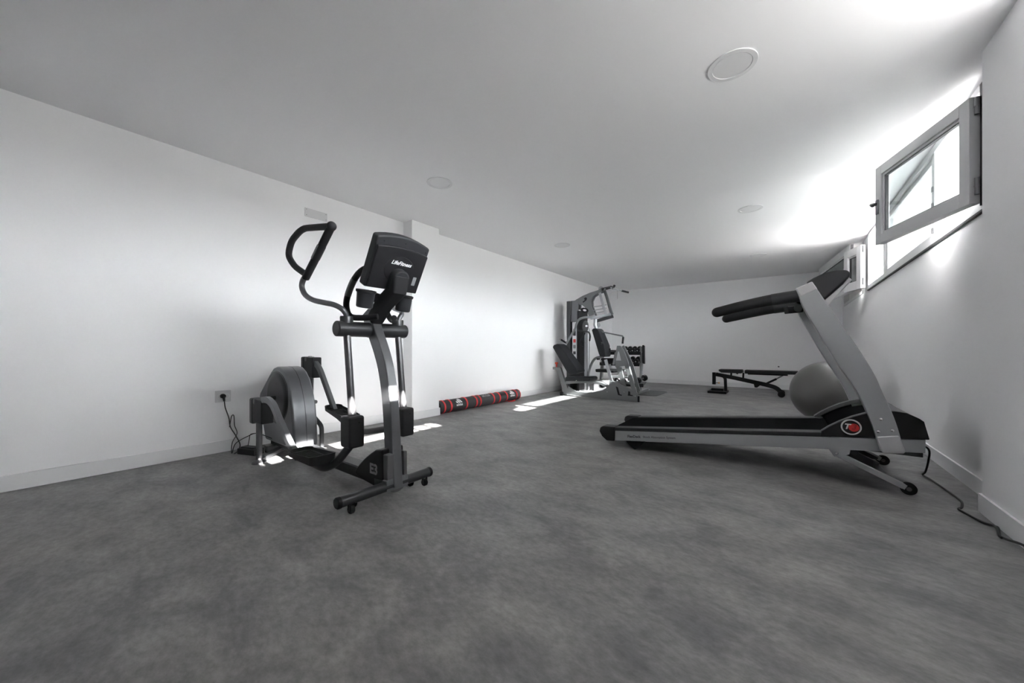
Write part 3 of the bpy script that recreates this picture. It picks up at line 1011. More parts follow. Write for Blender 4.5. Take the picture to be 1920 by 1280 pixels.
# cup holders
for y in (1.205, 1.475):
    tilt = Vector((0.22, 0, 1)).normalized()
    o_ = Vector((-2.0, y, 1.135))
    ch = MB().lathe([(0.0, 0.0), (0.042, 0.0), (0.047, 0.006), (0.051, 0.085), (0.053, 0.092), (0.047, 0.092), (0.045, 0.03), (0.0, 0.03)], o_, tilt, n=36).obj('cup_holder', M_PLASTG, el)
    MB().lathe([(0.049, 0.088), (0.057, 0.090), (0.058, 0.104), (0.052, 0.106), (0.048, 0.09)], o_, tilt, n=36).obj('rim', M_PLAST, ch)
    MB().bar([o_ + tilt * 0.08, Vector((-2.03, EY, 1.20))], 0.05, 0.05, up=(0, 0, 1)).obj('bracket', M_PLAST, ch)
# fixed hand rails behind the console
for y in (1.225, 1.455):
    yo = EY + (y - EY) * 1.25
    hp_ = smooth_path([(-1.98, EY + (y - EY) * 0.5, 1.085), (-2.06, y, 1.078), (-2.14, yo, 1.09), (-2.185, yo, 1.15), (-2.17, yo, 1.22), (-2.09, yo, 1.315), (-1.99, yo, 1.36), (-1.90, y, 1.375)], 5)
    fr_ = MB().tube(hp_, 0.0185, n=16).obj('fixed_handrail', M_FOAM, el)
    MB().tube(hp_[20:26], 0.0197, n=16).obj('pulse_sensor', M_BRUSH, fr_)


# ---------------------------------------------------------------- treadmill
TN, TF = 3.20, 3.95
tm = thing('treadmill', 'silver and black treadmill raised on its front legs, by the right wall below the windows', 'treadmill', (-0.3, 3.575, 0))


def rz_(x, z0=0.056, z1=0.268):
    return z0 + (x + 1.245) / (0.68 + 1.245) * (z1 - z0)


for y0, y1 in ((TN, TN + 0.035), (TF - 0.035, TF)):
    rl = MB().prism([(-1.245, rz_(-1.245)), (0.68, rz_(0.68)), (0.68, rz_(0.68) + 0.08), (-1.245, rz_(-1.245) + 0.088)], y0, y1).obj('side_rail', M_SILV, tm, bevel=0.004)
    if y0 == TN:
        sl = math.atan2(rz_(0.68) - rz_(-1.245), 1.925)
        ux = (math.cos(sl), 0, math.sin(sl))
        uz = (-math.sin(sl), 0, math.cos(sl))
        MB().text('FlexDeck', 0.030, mat_axes((-1.052, TN - 0.0005, rz_(-1.052) + 0.040), ux, uz), ext=0.0004, bold=0.0012).obj('bold_lettering', M_DPRINT, rl)
        MB().text('Shock Absorption System', 0.0255, mat_axes((-0.842, TN - 0.0005, rz_(-0.842) + 0.040), ux, uz), ext=0.0004, bold=0.0004).obj('lettering', M_DPRINT, rl)
for y0, y1 in ((TN - 0.004, TN + 0.10), (TF - 0.10, TF + 0.004)):
    MB().prism([(-1.24, rz_(-1.24) + 0.088), (0.26, rz_(0.26) + 0.082), (0.26, rz_(0.26) + 0.112), (-1.24, rz_(-1.24) + 0.116)], y0, y1).obj('foot_rail', M_PLASTG, tm, bevel=0.006, bseg=3)
MB().prism([(-1.30, rz_(-1.3) + 0.055), (-1.27, rz_(-1.27) + 0.02), (0.40, rz_(0.4) + 0.02), (0.40, rz_(0.4) + 0.105), (-1.27, rz_(-1.27) + 0.106), (-1.30, rz_(-1.3) + 0.09)], TN + 0.10, TF - 0.10).obj('running_belt', M_BELT, tm, bevel=0.01, bseg=3)
ec = [(-1.225, rz_(-1.225) - 0.006), (-1.30, rz_(-1.30) - 0.004), (-1.345, rz_(-1.3) + 0.03), (-1.372, rz_(-1.3) + 0.075), (-1.362, rz_(-1.3) + 0.112), (-1.335, rz_(-1.3) + 0.126), (-1.22, rz_(-1.22) + 0.122)]
for y0, y1 in ((TN - 0.012, TN + 0.105), (TF - 0.105, TF + 0.012)):
    MB().prism(ec, y0, y1).obj('end_cap', M_PLAST, tm, bevel=0.012, bseg=3)
for y in (TN + 0.06, TF - 0.06):
    MB().prism([(-1.14, 0.075), (-1.11, 0.04), (-1.075, 0.012), (-1.052, 0.0), (-1.03, 0.012), (-0.99, 0.05), (-0.97, 0.09)], y - 0.045, y + 0.03).obj('rear_foot', M_RUB, tm, bevel=0.006)

# motor hood: two black side lobes, grey top bands, recessed dark front
lobe = [(0.20, 0.300), (0.205, 0.335), (0.245, 0.372), (0.30, 0.413), (0.36, 0.45), (0.43, 0.483), (0.50, 0.502), (0.55, 0.506), (0.60, 0.50), (0.655, 0.47), (0.672, 0.455), (0.694, 0.352), (0.45, 0.33)]
band_in = [(0.20, 0.300), (0.203, 0.332), (0.243, 0.368), (0.298, 0.408), (0.358, 0.446), (0.428, 0.478), (0.50, 0.497), (0.55, 0.500), (0.60, 0.494), (0.65, 0.465), (0.668, 0.452)]
hood = MB().prism(lobe, TN - 0.01, TN + 0.02).obj('hood_side', M_PLAST, tm, bevel=0.004)
MB().prism(lobe, TF - 0.02, TF + 0.01).obj('hood_side', M_PLAST, tm, bevel=0.004)
bandt = lobe[1:11]
bandb = [(x + 0.004, z - 0.03) for x, z in bandt]
for y0, y1 in ((TN + 0.02, TN + 0.055), (TF - 0.055, TF - 0.02)):
    MB().prism(bandt + bandb[::-1], y0, y1).obj('hood_band', M_GREYP, tm, bevel=0.004)
body = [(0.26, 0.31), (0.27, 0.345), (0.33, 0.392), (0.40, 0.425), (0.47, 0.445), (0.52, 0.50), (0.60, 0.493), (0.66, 0.455), (0.685, 0.352), (0.5, 0.30)]
MB().prism(body[:5] + [(0.52, 0.46), (0.50, 0.31)], TN + 0.05, TF - 0.05).obj('hood_front', M_MATTE, tm, bevel=0.004)
MB().prism([(0.50, 0.42), (0.505, 0.500), (0.55, 0.504), (0.60, 0.498), (0.654, 0.468), (0.672, 0.452), (0.690, 0.352), (0.52, 0.33)], TN + 0.05, TF - 0.05).obj('hood_cover', M_GREYP, tm, bevel=0.004)
MB().boxmm(0.40, 0.675, TN + 0.03, TF - 0.03, 0.235, 0.345).obj('motor_pan', M_GUND, tm)
# round badge
bx, bz = 0.352, 0.384
bd = MB().lathe([(0.0, 0.002), (0.042, 0.002), (0.042, 0.0), (0.0, 0.0)], (bx, TN - 0.012, bz), (0, -1, 0), n=40).obj('badge', M_PLAST, hood)
MB().lathe([(0.041, 0.0), (0.043, 0.004), (0.049, 0.004), (0.0505, 0.0)], (bx, TN - 0.012, bz), (0, -1, 0), n=48).obj('badge_ring', M_COVER, bd)
MB().lathe([(0.0, 0.0028), (0.025, 0.0025), (0.026, 0.001)], (bx + 0.013, TN - 0.0125, bz - 0.002), (0, -1, 0), n=36).obj('badge_dot', M_RED, bd)
MB().text('T', 0.048, mat_axes((bx - 0.022, TN - 0.0158, bz + 0.001), (1, 0, 0), (0, 0, 1)), ext=0.0005, bold=0.0015, shear=0.25).obj('badge_letter', M_WHITE, bd)
MB().text('3', 0.046, mat_axes((bx + 0.012, TN - 0.0165, bz + 0.001), (1, 0, 0), (0, 0, 1)), ext=0.0005, bold=0.001, shear=0.25).obj('badge_number', plain('dark_red_print', (0.25, 0.012, 0.015), 0.4), bd)

# uprights: one curved flat silver post each side
ledge = smooth_path([(0.474, 0, 0.30), (0.432, 0, 0.458), (0.389, 0, 0.581), (0.334, 0, 0.697), (0.275, 0, 0.808), (0.182, 0, 1.009), (0.107, 0, 1.179), (0.07, 0, 1.301)], 5)
redge = smooth_path([(0.577, 0, 0.31), (0.555, 0, 0.417), (0.53, 0, 0.508), (0.491, 0, 0.622), (0.456, 0, 0.729), (0.386, 0, 0.885), (0.262, 0, 1.130), (0.157, 0, 1.339)], 5)
for y0, y1, ys in ((TN - 0.045, TN + 0.03, -1), (TF - 0.03, TF + 0.045, 1)):
    mb = MB()
    nL = len(ledge)
    vs = []
    fs = []
    for a, b in zip(ledge, redge):
        vs += [(a.x, y0, a.z), (b.x, y0, b.z), (b.x, y1, b.z), (a.x, y1, a.z)]
    for i in range(nL - 1):
        for k in range(4):
            fs.append((4 * i + k, 4 * i + (k + 1) % 4, 4 * i + 4 + (k + 1) % 4, 4 * i + 4 + k))
    fs += [(0, 1, 2, 3), (4 * nL - 4, 4 * nL - 3, 4 * nL - 2, 4 * nL - 1)]
    mb.add(vs, fs)
    up = mb.obj('upright', M_SILV, tm, bevel=0.006, bseg=3)
    # cap bend at the top, foot shoe at the bottom, three bolts
    MB().prism([(0.069, 1.303), (0.156, 1.342), (0.184, 1.288), (0.097, 1.246)], y0 - 0.003, y1 + 0.003).obj('top_cap', M_SILVL, up, bevel=0.006, bseg=3)
    MB().prism([(0.463, 0.346), (0.562, 0.366), (0.588, 0.272), (0.583, 0.258), (0.495, 0.246), (0.485, 0.258)], y0 - 0.004, y1 + 0.002).obj('foot_shoe', M_SILVL, up, bevel=0.008, bseg=3)
    for x, z in ((0.484, 0.454), (0.473, 0.377), (0.533, 0.392)):
        yb_ = y0 if ys < 0 else y1
        MB().sphere((x, yb_, z), 0.0095, 16, 8, (1, 0.7, 1)).obj('bolt', M_STEEL, up)

# console with silver under tray
con = [(0.125, 1.345), (0.165, 1.372), (0.225, 1.400), (0.285, 1.410), (0.335, 1.405), (0.352, 1.385), (0.348, 1.358), (0.31, 1.315), (0.26, 1.262), (0.205, 1.205), (0.17, 1.24)]
co = MB().prism(con, TN + 0.0, TF - 0.0).obj('console', M_PLASTG, tm, bevel=0.014, bseg=3)
MB().prism([(0.205, 1.198), (0.26, 1.255), (0.31, 1.308), (0.352, 1.352), (0.36, 1.335), (0.30, 1.262), (0.235, 1.165), (0.21, 1.17)], TN + 0.012, TF - 0.012).obj('under_tray', M_SILVL, co, bevel=0.006)
MB().prism([(0.14, 1.357), (0.27, 1.412), (0.27, 1.414), (0.14, 1.36)], TN + 0.2, TF - 0.2).obj('display', M_DISC, co)
# handlebars
for y, tipx in ((TN + 0.005, -0.44), (TF - 0.02, -0.455)):
    hp_ = smooth_path([(0.13, y, 1.262), (0.04, y, 1.252), (-0.09, y, 1.237), (-0.25, y, 1.208), (tipx + 0.03, y, 1.172)], 6)
    n_ = len(hp_)
    rad = [0.037 + 0.004 * (1 - i / n_) for i in range(n_)]
    hb_ = MB().tube(hp_, rad, n=20).sphere(hp_[-1], rad[-1], 20, 12).obj('handlebar', M_FOAM, tm)
    MB().tube([hp_[3], hp_[5], hp_[8], hp_[11]], 0.0415, n=20).obj('pulse_sensor', M_PLASTG, hb_)
MB().tube([(0.10, TN + 0.02, 1.225), (0.10, TF - 0.02, 1.225)], 0.028, n=18).obj('front_crossbar', M_PLAST, tm)
MB().bar([(0.02, TF - 0.12, 1.215), (0.12, TF - 0.05, 1.225)], 0.05, 0.06).obj('switch_box', M_PLAST, tm, bevel=0.006)

# lift legs with wheels
for y in (TN + 0.02, TF - 0.02):
    lg_ = MB().bar([(0.285, y, 0.195), (0.60, y, 0.044)], 0.03, 0.034).obj('lift_leg', M_SILV, tm)
    MB().prism([(0.235, 0.235), (0.35, 0.245), (0.345, 0.205), (0.30, 0.178), (0.27, 0.178)], y - 0.021, y - 0.015).obj('bracket', M_SILV, lg_)
    MB().sphere((0.283, y - 0.021, 0.201), 0.009, 14, 8).obj('bolt', M_STEEL, lg_)
    wh = MB().lathe([(0.01, -0.016), (0.028, -0.016), (0.037, -0.010), (0.037, 0.010), (0.028, 0.016), (0.01, 0.016)], (0.613, y + 0.002, 0.037), (0, 1, 0), n=32).obj('wheel', M_RUB, lg_)
    MB().lathe([(0.0, -0.018), (0.012, -0.018), (0.014, 0.018), (0.0, 0.018)], (0.613, y + 0.002, 0.037), (0, 1, 0), n=24).obj('hub', M_GREYP, wh)
MB().bar([(0.50, TN + 0.03, 0.095), (0.50, TF - 0.03, 0.095)], 0.04, 0.04, up=(0, 0, 1)).obj('leg_crossbar', M_GUN, tm)
MB().bar([(0.30, 3.60, 0.215), (0.52, 3.60, 0.10)], 0.07, 0.06).obj('lift_motor', M_GUND, tm)
MB().bar([(0.30, 3.35, 0.215), (0.50, 3.40, 0.11)], 0.03, 0.05).obj('lift_arm', M_GUND, tm)
MB().cyl((0.38, 3.30, 0.20), (0.38, 3.85, 0.20), 0.02).obj('lift_axle', M_GUND, tm)

# treadmill cord
cp = smooth_path([(0.672, 3.50, 0.262), (0.72, 3.50, 0.262), (0.757, 3.50, 0.235), (0.762, 3.53, 0.16), (0.772, 3.64, 0.06), (0.784, 3.755, 0.008), (0.80, 3.66, 0.006), (0.82, 3.42, 0.006), (0.826, 3.275, 0.008), (0.817, 3.19, 0.012),
                  (0.795, 3.11, 0.008), (0.776, 3.075, 0.006), (0.79, 3.0, 0.006), (0.815, 2.915, 0.006), (0.842, 2.882, 0.008), (0.835, 2.82, 0.02), (0.815, 2.74, 0.012), (0.815, 2.715, 0.010)], 6)
tc_ = MB().tube(cp, 0.0055, n=8).obj('power_cord', M_CORD, tm)
cp = smooth_path([(0.815, 2.735, 0.008), (0.826, 2.70, 0.012), (0.838, 2.62, 0.03), (0.842, 2.5, 0.05), (0.845, 2.3, 0.10)], 5)
MB().tube(cp, 0.0055, n=8).obj('cord_end', M_CORD, tc_)

# ---------------------------------------------------------------- exercise ball
eb = thing('exercise_ball', 'large silver grey exercise ball on the floor behind the treadmill hood', 'exercise ball', (0.43, 5.74, 0))
mb = MB()
mb.sphere((0.43, 5.74, 0.368), 0.369, 64, 40)
for i, p in enumerate(mb.v):
    d = p - Vector((0.43, 5.74, 0.368))
    lat = math.asin(max(-1, min(1, d.normalized().dot(Vector((0.25, 0.15, 0.957)).normalized()))))
    k = 1 - 0.0012 * (math.cos(lat * 60) > 0.75)
    p2 = Vector((0.43, 5.74, 0.368)) + d * k
    p2.z = max(p2.z, 0.0)
    mb.v[i] = p2
mb.obj('ball', M_BALL, eb)
MB().lathe([(0.0, 0.0), (0.012, 0.0), (0.010, 0.004), (0.0, 0.005)], Vector((0.43, 5.74, 0.368)) + Vector((-0.75, 0.55, 0.37)).normalized() * 0.367, (-0.75, 0.55, 0.37)).obj('valve', M_GREYP, eb)

# ---------------------------------------------------------------- weight bench
BY = 8.45
wb_ = thing('weight_bench', 'black adjustable weight bench standing lengthwise in front of the back wall', 'bench', (-0.5, BY, 0))
MB().prism([(-1.038, 0.478), (-0.64, 0.482), (-0.63, 0.425), (-0.66, 0.412), (-0.99, 0.418), (-1.035, 0.45)], BY - 0.15, BY + 0.15).obj('seat_pad', M_VINYL, wb_, bevel=0.012, bseg=3)
MB().prism([(-0.598, 0.48), (0.225, 0.482), (0.228, 0.425), (-0.595, 0.412)], BY - 0.14, BY + 0.14).obj('back_pad', M_VINYL, wb_, bevel=0.012, bseg=3)
MB().boxmm(-0.55, 0.07, BY - 0.06, BY + 0.06, 0.392, 0.414).obj('back_frame', M_IRON, wb_)
MB().bar(round_path([(-1.10, BY, 0.372), (-0.80, BY, 0.318), (-0.25, BY, 0.205), (-0.10, BY, 0.16), (-0.02, BY, 0.07)], 0.08), 0.06, 0.075).obj('main_beam', M_IRON, wb_)
MB().boxmm(-1.165, -1.105, BY - 0.03, BY + 0.03, 0.165, 0.41).obj('foot_post', M_IRON, wb_, bevel=0.004)
MB().bar(round_path([(-0.99, BY, 0.355), (-0.935, BY, 0.30), (-0.925, BY, 0.02)], 0.06), 0.06, 0.05).obj('rear_leg', M_IRON, wb_)
bl_ = MB().boxmm(-1.225, -0.895, BY - 0.22, BY + 0.22, 0.0, 0.042).obj('base_foot', M_IRON, wb_, bevel=0.008)
MB().boxmm(-1.18, -0.96, BY - 0.06, BY + 0.06, 0.042, 0.085).obj('base_step', M_IRON, bl_, bevel=0.006)
MB().cyl((-1.105, BY - 0.02, 0.2), (-1.06, BY - 0.02, 0.2), 0.006).obj('pin', M_IRON, wb_)
MB().sphere((-1.045, BY - 0.02, 0.2), 0.017, 16, 10).obj('knob', plain('orange_knob', (0.55, 0.3, 0.12), 0.4), wb_)
for x in (-0.83, -0.625):
    MB().bar([(x, BY, 0.42), (x - 0.005, BY, 0.30)], 0.05, 0.03).obj('seat_bracket', M_IRON, wb_)
MB().prism([(-0.76, 0.412), (-0.70, 0.412), (-0.725, 0.385)], BY - 0.02, BY + 0.02).obj('seat_catch', M_IRON, wb_)
MB().bar([(-0.27, BY, 0.22), (-0.10, BY, 0.325)], 0.04, 0.035).obj('support_strut', M_IRON, wb_)
MB().bar([(-0.10, BY, 0.325), (0.0, BY, 0.395)], 0.025, 0.022).obj('strut_slider', M_GUN, wb_)
MB().prism([(-0.46, 0.235), (-0.34, 0.205), (-0.40, 0.145), (-0.44, 0.145)], BY - 0.03, BY + 0.03).obj('gusset', M_IRON, wb_)
MB().cyl((-0.02, BY - 0.16, 0.055), (-0.02, BY + 0.16, 0.055), 0.022).obj('axle', M_IRON, wb_)
for y in (BY - 0.17, BY + 0.17):
    MB().lathe([(0.015, -0.02), (0.05, -0.02), (0.055, -0.012), (0.055, 0.012), (0.05, 0.02), (0.015, 0.02)], (-0.025, y, 0.055), (0, 1, 0), n=28).obj('wheel', M_RUB, wb_)


# ---------------------------------------------------------------- multi gym
GY, GN = 6.75, 6.12
mg = thing('multi_gym', 'grey multi gym with weight tower, pulley boom and leg press, in the far left corner', 'multi gym', (-2.9, 6.5, 0))

# weight tower with front panel and plates
tw = MB().boxmm(-3.575, -3.49, GY - 0.09, GY + 0.30, 0.05, 1.87).obj('tower_shroud', M_GUND, mg, bevel=0.006)
MB().boxmm(-3.335, -3.285, GY - 0.09, GY + 0.30, 0.05, 1.66).obj('tower_shroud', M_PLAST, mg, bevel=0.006)
MB().boxmm(-3.49, -3.335, GY - 0.06, GY - 0.045, 1.45, 1.875).obj('header_panel', M_GUN, mg, bevel=0.003)
MB().boxmm(-3.49, -3.335, GY + 0.10, GY + 0.115, 0.05, 1.6).obj('inner_panel', M_GUND, mg)
for k in range(11):
    MB().boxmm(-3.485, -3.34, GY + 0.0, GY + 0.09, 0.30 + k * 0.049, 0.345 + k * 0.049).obj('weight_plate', M_IRON, mg, bevel=0.003)
stp = MB().boxmm(-3.462, -3.365, GY - 0.05, GY - 0.042, 0.42, 1.44).obj('front_strip', M_WHITE, mg)
for z0, z1, mm in ((1.16, 1.30, M_DPRINT), (1.02, 1.09, M_RED), (0.90, 0.97, M_LGREY), (0.78, 0.84, M_DPRINT), (0.68, 0.73, M_LGREY), (0.56, 0.61, M_RED)):
    MB().boxmm(-3.44, -3.385, GY - 0.0525, GY - 0.0505, z0, z1).obj('print', mm, stp)
MB().boxmm(-3.58, -3.28, GY - 0.10, GY + 0.31, 0.0, 0.06).obj('tower_base', M_GYMG, mg, bevel=0.006)
MB().sphere((-3.30, GY - 0.115, 0.555), 0.018, 16, 10).cyl((-3.30, GY - 0.115, 0.555), (-3.38, GY - 0.05, 0.56), 0.007).obj('selector_pin', M_RED, mg)

# boom plate
boom = [(-3.44, 1.86), (-3.38, 1.894), (-3.237, 1.958), (-3.075, 2.008), (-2.917, 2.04), (-2.845, 2.072), (-2.84, 2.0), (-2.93, 1.973), (-3.015, 1.925), (-3.058, 1.84), (-3.05, 1.73), (-2.985, 1.57), (-2.98, 1.53), (-3.09, 1.53), (-3.125, 1.60), (-3.15, 1.69), (-3.24, 1.77), (-3.325, 1.80), (-3.33, 1.70), (-3.44, 1.70)]
bo = MB().prism(boom, GY - 0.05, GY - 0.005).obj('boom', M_GYMG, mg, bevel=0.006)
MB().prism(boom, GY + 0.06, GY + 0.10).obj('boom_plate', M_GYMG, bo, bevel=0.006)
sl_ = MB().prism([(-3.20, 1.905), (-3.16, 1.925), (-3.135, 1.90), (-3.15, 1.86), (-3.215, 1.82), (-3.235, 1.835), (-3.185, 1.868)], GY - 0.053, GY - 0.0505).obj('slot', M_IRON, bo)
el_ = MB().lathe([(0.0, 0.001), (0.052, 0.001), (0.054, 0.0)], (0, 0, 0), (0, -1, 0), n=36)
for i, p in enumerate(el_.v):
    el_.v[i] = Vector((-3.19 + p.x * 1.6, GY - 0.0515 + p.y, 1.665 + p.z * 0.95 - p.x * 0.3))
el_.obj('emblem', M_IRON, bo)
e2 = MB().lathe([(0.0, 0.001), (0.022, 0.001), (0.023, 0.0)], (0, 0, 0), (0, -1, 0), n=30)
for i, p in enumerate(e2.v):
    e2.v[i] = Vector((-3.185 + p.x * 1.6, GY - 0.053 + p.y, 1.665 + p.z * 0.95 - p.x * 0.3))
e2.obj('emblem_centre', M_WHITE, bo)
# swing frame hanging from the boom: two rails and a padded foot bar
MB().bar([(-2.885, GY - 0.03, 2.02), (-2.80, GY - 0.03, 1.72), (-2.735, GY - 0.03, 1.54)], 0.03, 0.045).obj('hanger_rail', M_GYML, mg)
MB().bar(round_path([(-2.83, GY + 0.1, 2.04), (-2.79, GY + 0.1, 1.93), (-2.70, GY + 0.1, 1.62), (-2.675, GY + 0.1, 1.56)], 0.05), 0.04, 0.05).obj('hanger_rail', M_GUN, mg)
MB().bar([(-2.655, GY - 0.02, 1.555), (-3.02, GY - 0.14, 1.49)], 0.05, 0.05).obj('press_beam', M_GYML, mg)
MB().bar([(-2.66, GY + 0.12, 1.53), (-2.99, GY - 0.02, 1.43)], 0.04, 0.06).obj('lower_beam', M_GUND, mg)
for z in (1.60, 1.66):
    MB().tube([(-2.76, GY + 0.03, z + 0.03), (-3.03, GY - 0.02, z - 0.01)], 0.006, n=8).obj('cable', M_GYML, mg)
MB().tube([(-2.76, GY + 0.03, 1.75), (-3.02, GY - 0.02, 1.72)], 0.006, n=8).obj('cable', M_GYML, mg)
# pulley head and lat bar
MB().lathe([(0.0, -0.02), (0.045, -0.02), (0.036, 0.0), (0.045, 0.02), (0.0, 0.02)], (-2.875, GY + 0.03, 2.075), (0, 1, 0), n=28).obj('pulley', M_GYML, mg)
MB().bar([(-2.86, GY + 0.02, 2.055), (-2.66, GY + 0.02, 2.085), (-2.62, GY + 0.02, 2.06)], 0.04, 0.05).obj('boom_tip', M_GUND, mg)
lat = MB().tube(round_path([(-2.76, GY - 0.10, 2.035), (-2.68, GY - 0.03, 2.075), (-2.56, GY + 0.08, 2.035), (-2.40, GY + 0.24, 1.985)], 0.05), 0.012, n=12).obj('lat_bar', M_GYML, mg)
MB().tube([(-2.74, GY - 0.08, 2.045), (-2.67, GY - 0.02, 2.068)], 0.019, n=14).obj('bar_grip', M_FOAM, lat)
MB().tube([(-2.50, GY + 0.14, 2.015), (-2.40, GY + 0.24, 1.985)], 0.019, n=14).obj('bar_grip', M_FOAM, lat)
MB().tube([(-2.60, GY + 0.04, 2.12), (-2.63, GY + 0.03, 2.07)], 0.022, n=14).obj('bar_end', M_PLAST, lat)
MB().tube(smooth_path([(-2.56, GY + 0.06, 2.02), (-2.555, GY + 0.06, 1.93), (-2.56, GY + 0.06, 1.85)], 4), 0.005, n=8).obj('chain', M_STEEL, lat)

# press arms
lp_ = smooth_path([(-2.95, GY - 0.12, 1.545), (-2.95, 6.45, 1.50), (-3.02, 6.33, 1.485), (-3.11, 6.3, 1.45), (-3.166, 6.3, 1.369), (-3.20, 6.3, 1.268), (-3.29, 6.3, 1.137), (-3.39, 6.3, 0.99)], 5)
pm = MB().tube(lp_, 0.022, n=14).obj('press_arm', M_GYMG, mg)
MB().tube([(-3.50, 6.3, 1.07), (-3.38, 6.3, 1.0)], 0.018, n=14).obj('grip', M_FOAM, pm)
MB().sphere((-3.52, 6.3, 1.085), 0.022, 14, 8).obj('grip_end', M_GYML, pm)
MB().cyl((-3.10, GY - 0.16, 1.34), (-3.10, GY - 0.11, 1.34), 0.02).obj('pivot_pin', M_STEEL, mg)
ov = MB().lathe([(0.0, 0.02), (0.055, 0.018), (0.063, 0.0), (0.055, -0.018), (0.0, -0.02)], (0, 0, 0), (0, -1, 0), n=32)
for i, p in enumerate(ov.v):
    ov.v[i] = Vector((-3.144 + p.x * 1.1, GY - 0.10 + p.y, 1.34 + p.z * 1.75))
ov.obj('cam_cover', M_GREYP, mg)
MB().tube(round_path([(-3.32, GY - 0.10, 1.262), (-3.16, GY - 0.11, 1.235), (-3.065, GY - 0.11, 1.225), (-3.035, GY - 0.11, 1.14), (-3.055, GY - 0.11, 1.045)], 0.05), 0.016, n=12).obj('butterfly_arm', M_GUND, mg)
MB().tube(smooth_path([(-3.15, GY - 0.12, 1.21), (-3.20, GY - 0.12, 1.13), (-3.25, GY - 0.12, 1.03), (-3.235, GY - 0.12, 0.99), (-3.19, GY - 0.12, 0.935)], 4), 0.019, n=12).obj('butterfly_grip', M_FOAM, mg)
MB().tube([(-2.95, GY - 0.06, 1.54), (-2.965, GY - 0.05, 1.36), (-2.93, GY - 0.04, 1.25)], 0.035, n=16).obj('arm_link', M_GYML, mg)
MB().lathe([(0.0, -0.02), (0.05, -0.02), (0.04, 0.0), (0.05, 0.02), (0.0, 0.02)], (-2.925, GY - 0.02, 1.36), (0, 1, 0), n=28).obj('pulley', M_GYML, mg)
# guide column and cables down to the base
MB().boxmm(-3.21, -3.165, GY - 0.02, GY + 0.03, 0.04, 1.22).obj('front_column', M_GYML, mg, bevel=0.004)
MB().tube([(-3.11, GY - 0.02, 0.08), (-3.10, GY - 0.02, 1.3)], 0.008, n=8).obj('cable', M_GYML, mg)
# chest press back pad, its post and leg roller
MB().prism([(-3.0, 1.262), (-2.965, 1.29), (-2.90, 1.29), (-2.865, 1.262), (-2.735, 0.96), (-2.715, 0.765), (-2.735, 0.735), (-2.83, 0.742), (-2.855, 0.80)], GY - 0.14, GY + 0.14).obj('back_pad', M_VINYL, mg, bevel=0.018, bseg=3)
MB().tube(smooth_path([(-3.14, GY, 0.05), (-3.13, GY, 0.375), (-3.068, GY, 0.58), (-2.98, GY, 0.70), (-2.83, GY, 0.742)], 5), 0.024, n=14).obj('seat_post', M_GYMG, mg)
MB().prism([(-2.92, 0.50), (-2.56, 0.50), (-2.55, 0.44), (-2.91, 0.44)], GY - 0.15, GY + 0.15).obj('seat_pad', M_VINYL, mg, bevel=0.014, bseg=3)
ra = MB().tube(round_path([(-2.87, GY + 0.02, 1.228), (-2.49, GY + 0.02, 1.146), (-2.425, GY + 0.02, 1.132), (-2.44, GY + 0.02, 0.99)], 0.03), 0.013, n=12).obj('press_handle', M_GYMG, mg)
MB().tube([(-2.427, GY + 0.02, 1.115), (-2.44, GY + 0.02, 0.99)], 0.018, n=12).obj('grip', M_FOAM, ra)
for x, z in ((-2.40, 1.03), (-2.455, 0.73)):
    MB().cyl((x - 0.35, GY - 0.3, z - 0.03), (x - 0.35, GY - 0.22, z - 0.03), 0.02, n=16).obj('pop_knob', M_PLAST, mg)
lr = MB().lathe([(0.02, 0.0), (0.05, 0.0), (0.056, 0.012), (0.056, 0.32), (0.05, 0.332), (0.02, 0.332)], (-2.67, 6.33, 0.665), (0.72, 0.7, 0), n=28).obj('leg_roller', M_FOAM, mg)
MB().cyl((-2.685, 6.31, 0.665), (-2.66, 6.335, 0.665), 0.021).obj('roller_cap', M_STEEL, lr)
MB().bar([(-2.60, GY - 0.2, 0.04), (-2.60, GY - 0.2, 0.70)], 0.03, 0.03, up=(0, 1, 0)).obj('roller_post', M_GYML, mg)
MB().boxmm(-3.5, -2.2, GY - 0.03, GY + 0.03, 0.0, 0.06).obj('main_beam', M_GYMG, mg, bevel=0.005)
MB().boxmm(-2.90, -2.60, GY - 0.26, GY - 0.24, 0.05, 0.30).obj('pulley_plate', M_GYML, mg, bevel=0.004)
o_ = MB().lathe([(0.0, 0.001), (0.04, 0.001), (0.042, 0.0)], (0, 0, 0), (0, -1, 0), n=28)
for i, p in enumerate(o_.v):
    o_.v[i] = Vector((-2.72 + p.x * 1.4, GY - 0.261 + p.y, 0.2 + p.z))
o_.obj('emblem', M_IRON, mg)

# leg press at the near side
MB().prism([(-3.60, 0.54), (-3.60, 0.49), (-3.52, 0.485), (-3.455, 0.33), (-3.40, 0.165), (-3.385, 0.035), (-3.255, 0.035), (-3.28, 0.165), (-3.355, 0.33), (-3.43, 0.535)], GN + 0.02, GN + 0.08).obj('rear_strut', M_GYMG, mg, bevel=0.005)
kn = MB().cyl((-3.53, GN + 0.05, 0.535), (-3.53, GN + 0.05, 0.60), 0.014).obj('adjuster_stem', M_RED, mg)
MB().lathe([(0.0, 0.0), (0.028, 0.0), (0.032, 0.012), (0.028, 0.034), (0.0, 0.038)], (-3.53, GN + 0.05, 0.598), n=24).obj('adjuster_knob', plain('orange_red_plastic', (0.65, 0.09, 0.04), 0.4), kn)
MB().prism([(-3.52, 0.925), (-3.49, 0.965), (-3.42, 0.985), (-3.37, 0.965), (-2.985, 0.50), (-2.985, 0.455), (-3.16, 0.415), (-3.205, 0.45)], GN - 0.13, GN + 0.17).obj('backrest_pad', M_VINYL, mg, bevel=0.02, bseg=3)
